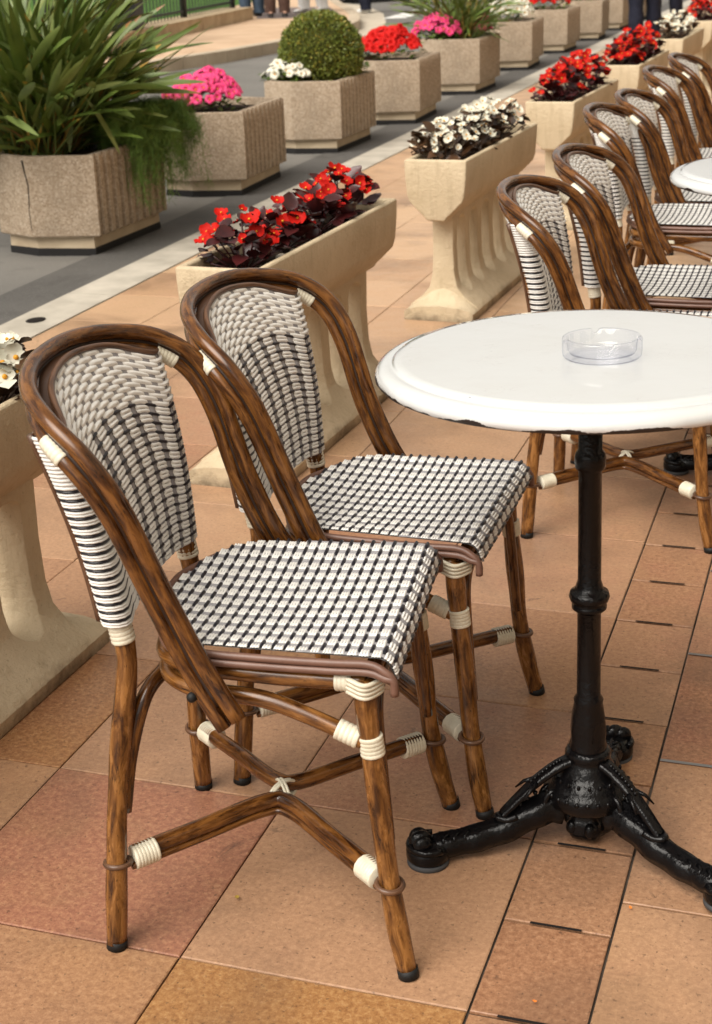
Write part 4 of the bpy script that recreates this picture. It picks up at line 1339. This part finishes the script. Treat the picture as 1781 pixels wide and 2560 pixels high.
def pot(i, dx, dy, dz=.41):
    x, y, _ = PL[i]; return (x + dx, y + dy, dz)
def petunias(label, loc, colour, rx, ry, h, nb, cat='flower', group='petunias in the concrete planters', nl=140, bs=1.0, green='fern'):
    t = thing('petunia', label, cat, loc, 0, group)
    lf = MB()
    for i in range(nl):
        az = rnd(0, 2 * PI); q = math.sqrt(rnd(0, 1))
        p = (rx * q * math.cos(az), ry * q * math.sin(az), rnd(.01, h * .8) * (1 - .4 * q))
        leaf(lf, p, rot(rnd(0, 6.3), rnd(-.3, .9), rnd(-.6, .6)), rnd(.035, .06), rnd(.02, .032), random.choice((0, 0, 1)), .3, 3)
    lf.build('leaves', [M['g1'], M['fern']], t)
    me = BLOOM[colour][0]
    pts = []
    for i in range(nb):
        for _ in range(25):
            az = rnd(0, 2 * PI); q = math.sqrt(rnd(0, 1))
            p = Vector((rx * q * math.cos(az), ry * q * math.sin(az), h * (1 - .5 * q ** 2.2) * rnd(.72, 1.08)))
            if all((p - o_).length > .034 * bs for o_ in pts): break
        pts.append(p)
        b = link('blossom', me, t, p)
        d = Vector((p.x / rx * .7 + rnd(-.4, .4) + .15, p.y / ry * .7 + rnd(-.4, .4) - .35, rnd(.25, .9))).normalized()
        b.rotation_euler = (d.to_track_quat('Z', 'Y').to_matrix() @ Matrix.Rotation(rnd(0, 6), 3, 'Z')).to_euler()
        s_ = rnd(.8, 1.2) * bs; b.scale = (s_, s_, s_)
    return t
petunias('pink petunias spilling over the planter between the strap plant and the box ball', pot(1, -.03, -.06), 'pink', .20, .26, .21, 92, bs=1.1)
petunias('white petunias in front of the clipped box ball', pot(2, -.10, -.24), 'wpet', .17, .10, .14, 26, nl=80)
petunias('small white petunias behind the clipped box ball, next to the scarlet ones', pot(2, .17, .22), 'wpet', .10, .10, .16, 16, nl=60)
petunias('scarlet petunias heaped over their concrete planter', pot(3, -.0, -.05), 'scarlet', .24, .30, .23, 98, bs=1.2)
petunias('bright pink flowers at the front of the spiky leaved planter', pot(4, -.10, -.20), 'pink', .20, .16, .21, 46, bs=1.2)
petunias('few pink flowers at the right side of the spiky leaved planter', pot(4, .21, .12), 'pink', .07, .16, .17, 14, nl=50, bs=1.2)
petunias('white petunias mounded beyond the spiky plant', pot(5, 0, 0), 'wpet', .25, .32, .25, 80, bs=1.3)
petunias('red flowers in the planter after the white mound', pot(6, 0, 0), 'scarlet', .25, .32, .24, 60, bs=1.3)
petunias('red flowers peeking at the top edge in the planter near the end', pot(7, 0, 0), 'scarlet', .25, .32, .2, 40, bs=1.4)

# strap leaved plant
def strap_plant(label, loc, n, H, spread, wid, mats, group=None, seed=3, flowers=True, down=.35):
    random.seed(seed)
    t = thing('strap_plant', label, 'plant', loc, 0, group)
    mb = MB()
    for i in range(n):
        az = rnd(0, 2 * PI); q = rnd(0, 1) ** .7
        dr = Vector((math.cos(az), math.sin(az), 0))
        b = Vector((rnd(-.13, .13), rnd(-.19, .19), 0)) + dr * .03
        e0 = R(88 - 52 * q + rnd(-6, 6)); S = H * rnd(.06, .66) * (1 - .25 * q)
        sd0 = dr * math.cos(e0) + Vector((0, 0, math.sin(e0)))
        az2 = az + rnd(-.7, .7); dr2 = Vector((math.cos(az2), math.sin(az2), 0))
        e1 = e0 - R(abs(random.gauss(0, 26))) * down - R(4)
        L = H * rnd(.26, .50); droop = rnd(.05, .45) * down
        if rnd(0, 1) < .035: e1 = R(rnd(-80, -50))
        p0 = b; p1 = b + sd0 * S
        rows = []; K = 9; W_ = wid * rnd(.7, 1.15); tw = rnd(-1.3, 1.3)
        side0 = dr2.cross(Vector((0, 0, 1)))
        m = random.choices((0, 1, 2), (.50, .36, .14))[0]
        C = []
        for j in range(K + 1):
            x = j / K; ee = e1 - droop * x
            if j == 0: C.append(p1.copy())
            else: C.append(C[-1] + (dr2 * math.cos(ee) + Vector((0, 0, math.sin(ee)))) * (L / K))
        for j, p in enumerate(C):
            x = j / K
            w_ = W_ * max(.03, math.sin(PI * min(1, .09 + .90 * x ** .9)) ** .72)
            d = (C[min(j + 1, K)] - C[max(j - 1, 0)]).normalized()
            sd_ = Matrix.Rotation(tw * (.4 + .6 * x), 3, d) @ side0
            nn_ = sd_.cross(d)
            rows.append([p - sd_ * w_ / 2 + nn_ * w_ * .13, p, p + sd_ * w_ / 2 + nn_ * w_ * .13])
        tip = rnd(0, 1); split = K - 1
        mb.grid(rows[:split + 1], m)
        mb.grid(rows[split:], 3 if tip < .14 else (4 if tip < .20 else m))
        mb.tube([p0, p0.lerp(p1, .5) + Vector((0, 0, .02 * S)), p1], lambda t_: .0042 - .0015 * t_, 4, 1 if rnd(0, 1) < .8 else 3, cap=False)
    for i in range(n // 5):
        az = rnd(0, 6.28); b = Vector((rnd(-.14, .14), rnd(-.18, .18), 0)); L = rnd(.1, .28)
        leaf(mb, b, rot(az, rnd(.5, 1.4)), L, .018, 4, .3)
    mb.build('leaves', mats, t)
    if flowers:
        fm = MB()
        for (x, y, z) in ((-.30, -.42, .52), (-.27, -.44, .45), (-.22, -.42, .50)):
            for k in range(4):
                leaf(fm, (x, y, z), rot(rnd(2, 4.4), rnd(.2, 1.3)), rnd(.08, .14), .028, 0, -.1)
            fm.tube([(x * .25, y * .25, 0), (x * .7, y * .7, z * .7), (x, y, z)], .005, 6, 1)
        fm.build('blossom', [M['orange'], M['g2']], t)
    random.seed(seed + 100)
    return t
SM = [M['g1'], M['g2'], M['g3'], M['gy'], M['dry']]
strap_plant('tall strap leaved plant with orange bloom in the left planter', pot(0, -.10, -.05), 760, .98, .60, .040, SM, seed=5, down=.8)
strap_plant('spiky narrow leaved plant behind pink flowers in the yellowish planter', pot(4, .02, .05), 330, .78, .52, .022, SM, seed=9, flowers=False, down=.9)

# asparagus fern hanging over the first planter
random.seed(21)
t = thing('fern', 'feathery green fern hanging over the corner of the strap plant planter', 'fern', pot(0, .26, .20, .445))
mb = MB()
for i in range(210):
    az = rnd(-1.2, 1.0); L = rnd(.06, .23)
    b = Vector((rnd(-.20, .05), rnd(-.22, .26), 0)); dr = Vector((math.cos(az), math.sin(az), 0))
    drop = rnd(0, 1) ** 1.2 * .36 if i % 4 else rnd(-.16, .02)
    P = catmull([b, b + dr * L * .45 + Vector((0, 0, rnd(.05, .15))), b + dr * L * .9 + Vector((0, 0, .08 - drop * .3)), b + dr * L * 1.05 + Vector((0, 0, .03 - drop * .85))], 6)
    mb.tube(P, .0012, 4, 0)
    cm = random.choice((0, 0, 1))
    for j, p in enumerate(P[3:]):
        for k in range(15):
            d = rot(rnd(0, 6.28), rnd(-1.2, 1.2)); leaf(mb, p + Vector((rnd(-.028, .028), rnd(-.028, .028), rnd(-.02, .02))), d, rnd(.022, .046), rnd(.0050, .0085), cm if rnd(0, 1) < .7 else 1 - cm, rnd(0, .5), 1)
mb.build('fronds', [M['fern'], M['fern2']], t)

# clipped box ball
random.seed(33)
t = thing('topiary_ball', 'clipped round box ball with yellowish leaves in its concrete planter', 'topiary', pot(2, .045, .02, .40))
RB = .270; CZ = .170
mb = MB(); mb.sphere((0, 0, CZ), RB * .93, 40, 24)
for q in mb.v:
    d = (q - Vector((0, 0, CZ))); q += d.normalized() * .016 * mnoise.noise(d * 14)
mb.build('core', M['core'], t)
mb = MB()
for i in range(11000):
    z = rnd(-1, 1); az = rnd(0, 2 * PI); rr_ = math.sqrt(1 - z * z)
    d = Vector((rr_ * math.cos(az), rr_ * math.sin(az), z))
    bump_ = mnoise.noise(d * 5) * .012 + mnoise.noise(d * 13) * .012
    p = Vector((0, 0, CZ)) + d * (RB * rnd(.935, 1.0) + bump_)
    Mq = d.to_track_quat('X', 'Z').to_matrix() @ rot(rnd(-.9, .9), rnd(-.9, .9), rnd(0, 6))
    yl = mnoise.noise(d * 3.5 + Vector((4, 2, 1)))
    leaf(mb, p, Mq, rnd(.013, .022), rnd(.008, .013), 1 if rnd(0, 1) < .07 + .30 * max(0, yl) else 0, .2, 2)
mb.build('leaves', [M['box'], M['box2']], t)

# ------------------------------------------------------------------ low wall, railing, bin
wl = thing('garden_wall', 'low sandstone garden wall carrying the black railing', 'wall', (-9.09, 21.46, .10), 5.5)
m = MB(); yy = -14.0
while yy < -.05:
    L = min(rnd(.9, 1.3), -yy); m.box((.20 + rnd(-.004, .004), yy + L / 2, .085), (.44, L - .006, .17)); yy += L
m.build('wall_blocks', M['sandstone'], wl, smooth=False)
m = MB(); m.box((.20, -7.0, .1765), (.46, 14.0, .014)); m.build('coping', M['sandstone'], wl, smooth=False)
rl = thing('railing', 'black metal railing of thin upright bars on the low wall', 'railing', (-8.93, 21.42, .283), 5.5)
for z in (.08, 1.0):
    m = MB(); m.box((0, -4.5, z), (.03, 9.0, .03)); m.build('rail', M['railing'], rl, smooth=False)
m = MB(); m.box((0, 0, .52), (.014, .014, 1.04)); bar = m.mesh('bar', [M['railing']], False)
for k in range(70): link('bar', bar, rl, (0, -.1 - k * .127, 0))
for k in range(5):
    m = MB(); m.box((0, -.05 - k * 2.2, .56), (.06, .06, 1.12)); m.sphere((0, -.05 - k * 2.2, 1.16), .05, 10, 6); m.build('post', M['railing'], rl)
bn = thing('litter_bin', 'square black litter bin with green side strip behind the strap plant', 'bin', (-8.36, 16.75, .285), 12)
m = MB(); m.box((0, 0, .44), (.34, .34, .82)); m.box((0, 0, .015), (.30, .30, .03)); m.box((0, 0, .875), (.40, .40, .05)); m.box((0, 0, 1.12), (.40, .40, .05))
for sx in (-1, 1):
    for sy in (-1, 1): m.box((sx * .16, sy * .16, 1.0), (.04, .04, .21))
m.build('bin_body', M['bin'], bn, smooth=False)
m = MB(); m.box((-.21, -.15, .42), (.07, .02, .80)); m.build('side_strip', M['binlid'], bn, smooth=False)

# ------------------------------------------------------------------ people (only their legs are in the picture)
def skin_mesh(name, J, E, rad, mat, levels=2):
    me = bpy.data.meshes.new(name + '_sk'); me.from_pydata([tuple(p) for p in J], E, []); me.update()
    o = bpy.data.objects.new(name + '_sk', me); col.objects.link(o)
    md = o.modifiers.new('s', 'SKIN')
    sv = me.skin_vertices[0].data
    for i, q in enumerate(rad):
        sv[i].radius = (q, q) if not isinstance(q, tuple) else q
    sv[0].use_root = True
    ss = o.modifiers.new('u', 'SUBSURF'); ss.levels = levels; ss.render_levels = levels
    out = eval_mesh(o); out.name = name
    bpy.data.objects.remove(o)
    out.materials.clear(); out.materials.append(mat)
    out.polygons.foreach_set('use_smooth', [True] * len(out.polygons))
    return out
SKIN = varied('skin', (.40, .22, .15), (.48, .28, .19), 12, .5, .4)
def person(label, loc, rz, trouser, top, shoe, hair, stride=.0, group=None):
    t = thing('person', label, 'person', loc, rz, group)
    st = stride
    def pos(s_):
        k = s_ * st
        return [Vector((s_ * .09, 0, .92)), Vector((s_ * .10, k * .5 + .02, .50)), Vector((s_ * .105, k, .09))]
    Lh, Rh = pos(-1), pos(1)
    J = [Vector((0, 0, .97)), Vector((0, .01, 1.15)), Vector((0, .0, 1.36)), Vector((0, .0, 1.47)), Vector((0, .015, 1.54)), Vector((0, .02, 1.64)), Vector((0, .01, 1.72))]
    rad = [(.15, .11), (.13, .095), (.16, .10), (.06, .055), (.055, .06), (.075, .09), (.05, .06)]
    E = [(0, 1), (1, 2), (2, 3), (3, 4), (4, 5), (5, 6)]
    def add(p, r_, par_): J.append(Vector(p)); rad.append(r_); E.append((par_, len(J) - 1)); return len(J) - 1
    nose = add((0, .115, 1.615), .014, 5)
    for s_ in (-1, 1):
        h = Lh if s_ < 0 else Rh
        a = add(h[0], .085, 0); b = add(h[1], .055, a); c = add(h[2], .036, b); add(h[2] + Vector((0, .12, -.055)), .03, c)
        s0 = add((s_ * .17, 0, 1.40), .055, 2); e0 = add((s_ * .225, -.02, 1.12), .04, s0); w0 = add((s_ * .235, .06, .88), .026, e0); p0 = add((s_ * .235, .075, .82), .03, w0)
        for k, (dy, L) in enumerate(((-.03, .07), (-.01, .085), (.01, .08), (.03, .065))):
            f0 = add((s_ * .235, .078 + dy, .77), .009, p0); add((s_ * .225, .085 + dy, .77 - L * .6), .0075, f0)
        f0 = add((s_ * .215, .115, .80), .010, p0); add((s_ * .205, .13, .765), .008, f0)
        add((s_ * .078, .01, 1.62), .014, 5)
    link('body', skin_mesh('body', J, E, rad, SKIN), t)
    tr = MB()
    for s_ in (-1, 1):
        h = Lh if s_ < 0 else Rh
        P = catmull([h[0] + Vector((-s_ * .005, 0, .04)), h[0].lerp(h[1], .5), h[1], h[1].lerp(h[2], .5), h[2] + Vector((0, -.005, -.035))], 6)
        rows = []; 
        for i, p in enumerate(P):
            q = i / (len(P) - 1); rr_ = .122 - .032 * min(1, q * 1.6) + .004 * math.sin(q * 25) - .0 * q
            rows.append([p + Vector((rr_ * math.cos(a) * (.95 + .05 * math.sin(3 * a + q * 9)), rr_ * 1.12 * math.sin(a), .004 * math.sin(2 * a))) for a in [2 * PI * k / 20 for k in range(20)]])
        tr.grid(rows, 0, wrap=True)
    tr.lathe([(.17, .86), (.18, .93), (.165, 1.02), (.15, 1.06)], 24, 0, (0, 0, 0), Matrix.Diagonal((1, .78, 1)).to_3x3())
    tr.build('trousers', trouser, t)
    sh = MB(); sh.lathe([(.155, 1.0), (.158, 1.12), (.175, 1.28), (.185, 1.38), (.12, 1.45), (.065, 1.49)], 24, 0, (0, 0, 0), Matrix.Diagonal((1, .72, 1)).to_3x3())
    for s_ in (-1, 1): sh.tube(catmull([(s_ * .15, 0, 1.41), (s_ * .20, -.005, 1.30), (s_ * .228, -.02, 1.12), (s_ * .236, .04, .93)], 5), lambda q: .066 - .02 * q, 12)
    sh.build('jacket', top, t)
    hm = MB(); hm.sphere((0, -.005, 1.665), .102, 16, 10, 0, (.9, 1.05, 1.0)); hm.build('hair', hair, t)
    for s_ in (-1, 1):
        h = Lh if s_ < 0 else Rh
        m = MB(); rows = []
        for (y, wx, hz) in ((-.085, .02, .05), (-.06, .036, .085), (0, .042, .09), (.08, .045, .06), (.14, .046, .05), (.185, .035, .04), (.20, .01, .03)):
            rows.append([Vector((h[2].x, h[2].y, 0)) + Vector((wx * math.cos(a), y, .004 + max(0, hz * .5 * (1 + math.sin(a))))) for a in [2 * PI * k / 14 for k in range(14)]])
        m.grid(rows, 0, wrap=True); m.build('shoe', shoe, t)
    return t
navy = varied('navy cloth', (.008, .009, .018), (.016, .018, .032), 15, .85, .2)
jeans = varied('blue jeans cloth', (.035, .055, .085), (.06, .085, .12), 20, .85, .2)
brown = varied('brown cloth', (.075, .042, .032), (.11, .065, .05), 20, .85, .2)
whitec = varied('white cloth', (.62, .62, .60), (.74, .73, .71), 15, .8, .2)
blackc = plain('black leather', (.012, .011, .011), .4, .4)
greyc = varied('grey cloth', (.12, .12, .12), (.17, .17, .16), 15, .8, .2)
hairm = plain('dark hair', (.03, .02, .012), .5, .4)
person('person in blue jeans standing by the end of the low wall', (-8.92, 22.1, .112), 40, jeans, greyc, blackc, hairm)
person('person in brown trousers and black shoes on the far pavement', (-8.45, 21.95, .117), 200, brown, navy, blackc, hairm)
person('person in white trousers on the far pavement above the box ball', (-8.27, 23.0, .117), 150, whitec, whitec, whitec, hairm, .10)
person('person with dark trousers and white shoes on the road near the parked car', (-7.98, 24.75, -.003), 60, navy, navy, whitec, hairm, .12)
person('nearer person in navy trousers walking past the stone troughs', (-2.53, 18.3, 0), 10, navy, navy, blackc, hairm, .10)
person('farther person in navy trousers walking, legs apart behind the nearer one', (-2.66, 21.2, 0), 170, navy, navy, blackc, hairm, .16)
person('person in dark clothes at the top right corner above the farthest red begonias', (-2.36, 24.0, 0), 190, navy, greyc, blackc, hairm, .05)

# parked car, only its lower edge in the picture
car = thing('parked_car', 'dark parked car whose wheels just show at the top edge', 'car', (-8.3, 29.3, -.008), 25)
m = MB(); prof = [(-2.1, .25), (-2.15, .55), (-2.0, .85), (-1.55, .95), (-1.0, 1.40), (.4, 1.43), (1.0, .98), (1.9, .82), (2.12, .55), (2.08, .25)]
rows = []
for (y, k) in ((-.86, .0), (-.84, .05), (-.6, .08), (0, .09), (.6, .08), (.84, .05), (.86, 0)):
    rows.append([(x, y * (1 - .18 * max(0, z - .9)), z + k * .3) for x, z in prof])
m.grid(rows, 0, wrap=True)
for rws, rev in ((rows[0], False), (rows[-1], True)):
    b = len(m.v); m.v += [Vector(p) for p in rws]; idx = list(range(b, b + len(rws))); m.face(idx[::-1] if rev else idx)
m.build('car_body', plain('dark car paint', (.008, .009, .011), .2, .6, Coat_Weight=.6), car, True, R(30))
for sx in (-1.3, 1.3):
    for sy in (-.80, .80):
        m = MB(); Mq = Matrix.Rotation(PI / 2, 3, 'X'); m.lathe([(.2, -.1), (.30, -.1), (.32, -.07), (.32, .07), (.30, .1), (.2, .1)], 28, 0, (sx, sy, .32), Mq); wh = m.build('wheel', M['rubber'], car)
        m = MB(); m.lathe([(.02, -.104), (.19, -.10), (.205, -.085), (.205, .085), (.19, .10), (.02, .104)], 20, 0, (sx, sy, .32), Mq); m.build('rim', M['steel'], wh)
for sx, nm in ((-.55, 'rear'), (.35, 'front')):
    for sy in (-1, 1):
        m = MB(); m.quad([(sx - .38, sy * .855, .98), (sx + .38, sy * .855, .98), (sx + .25, sy * .79, 1.36), (sx - .25, sy * .79, 1.36)]); m.build('window', plain('dark car glass', (.01, .012, .014), .05, .6), car)
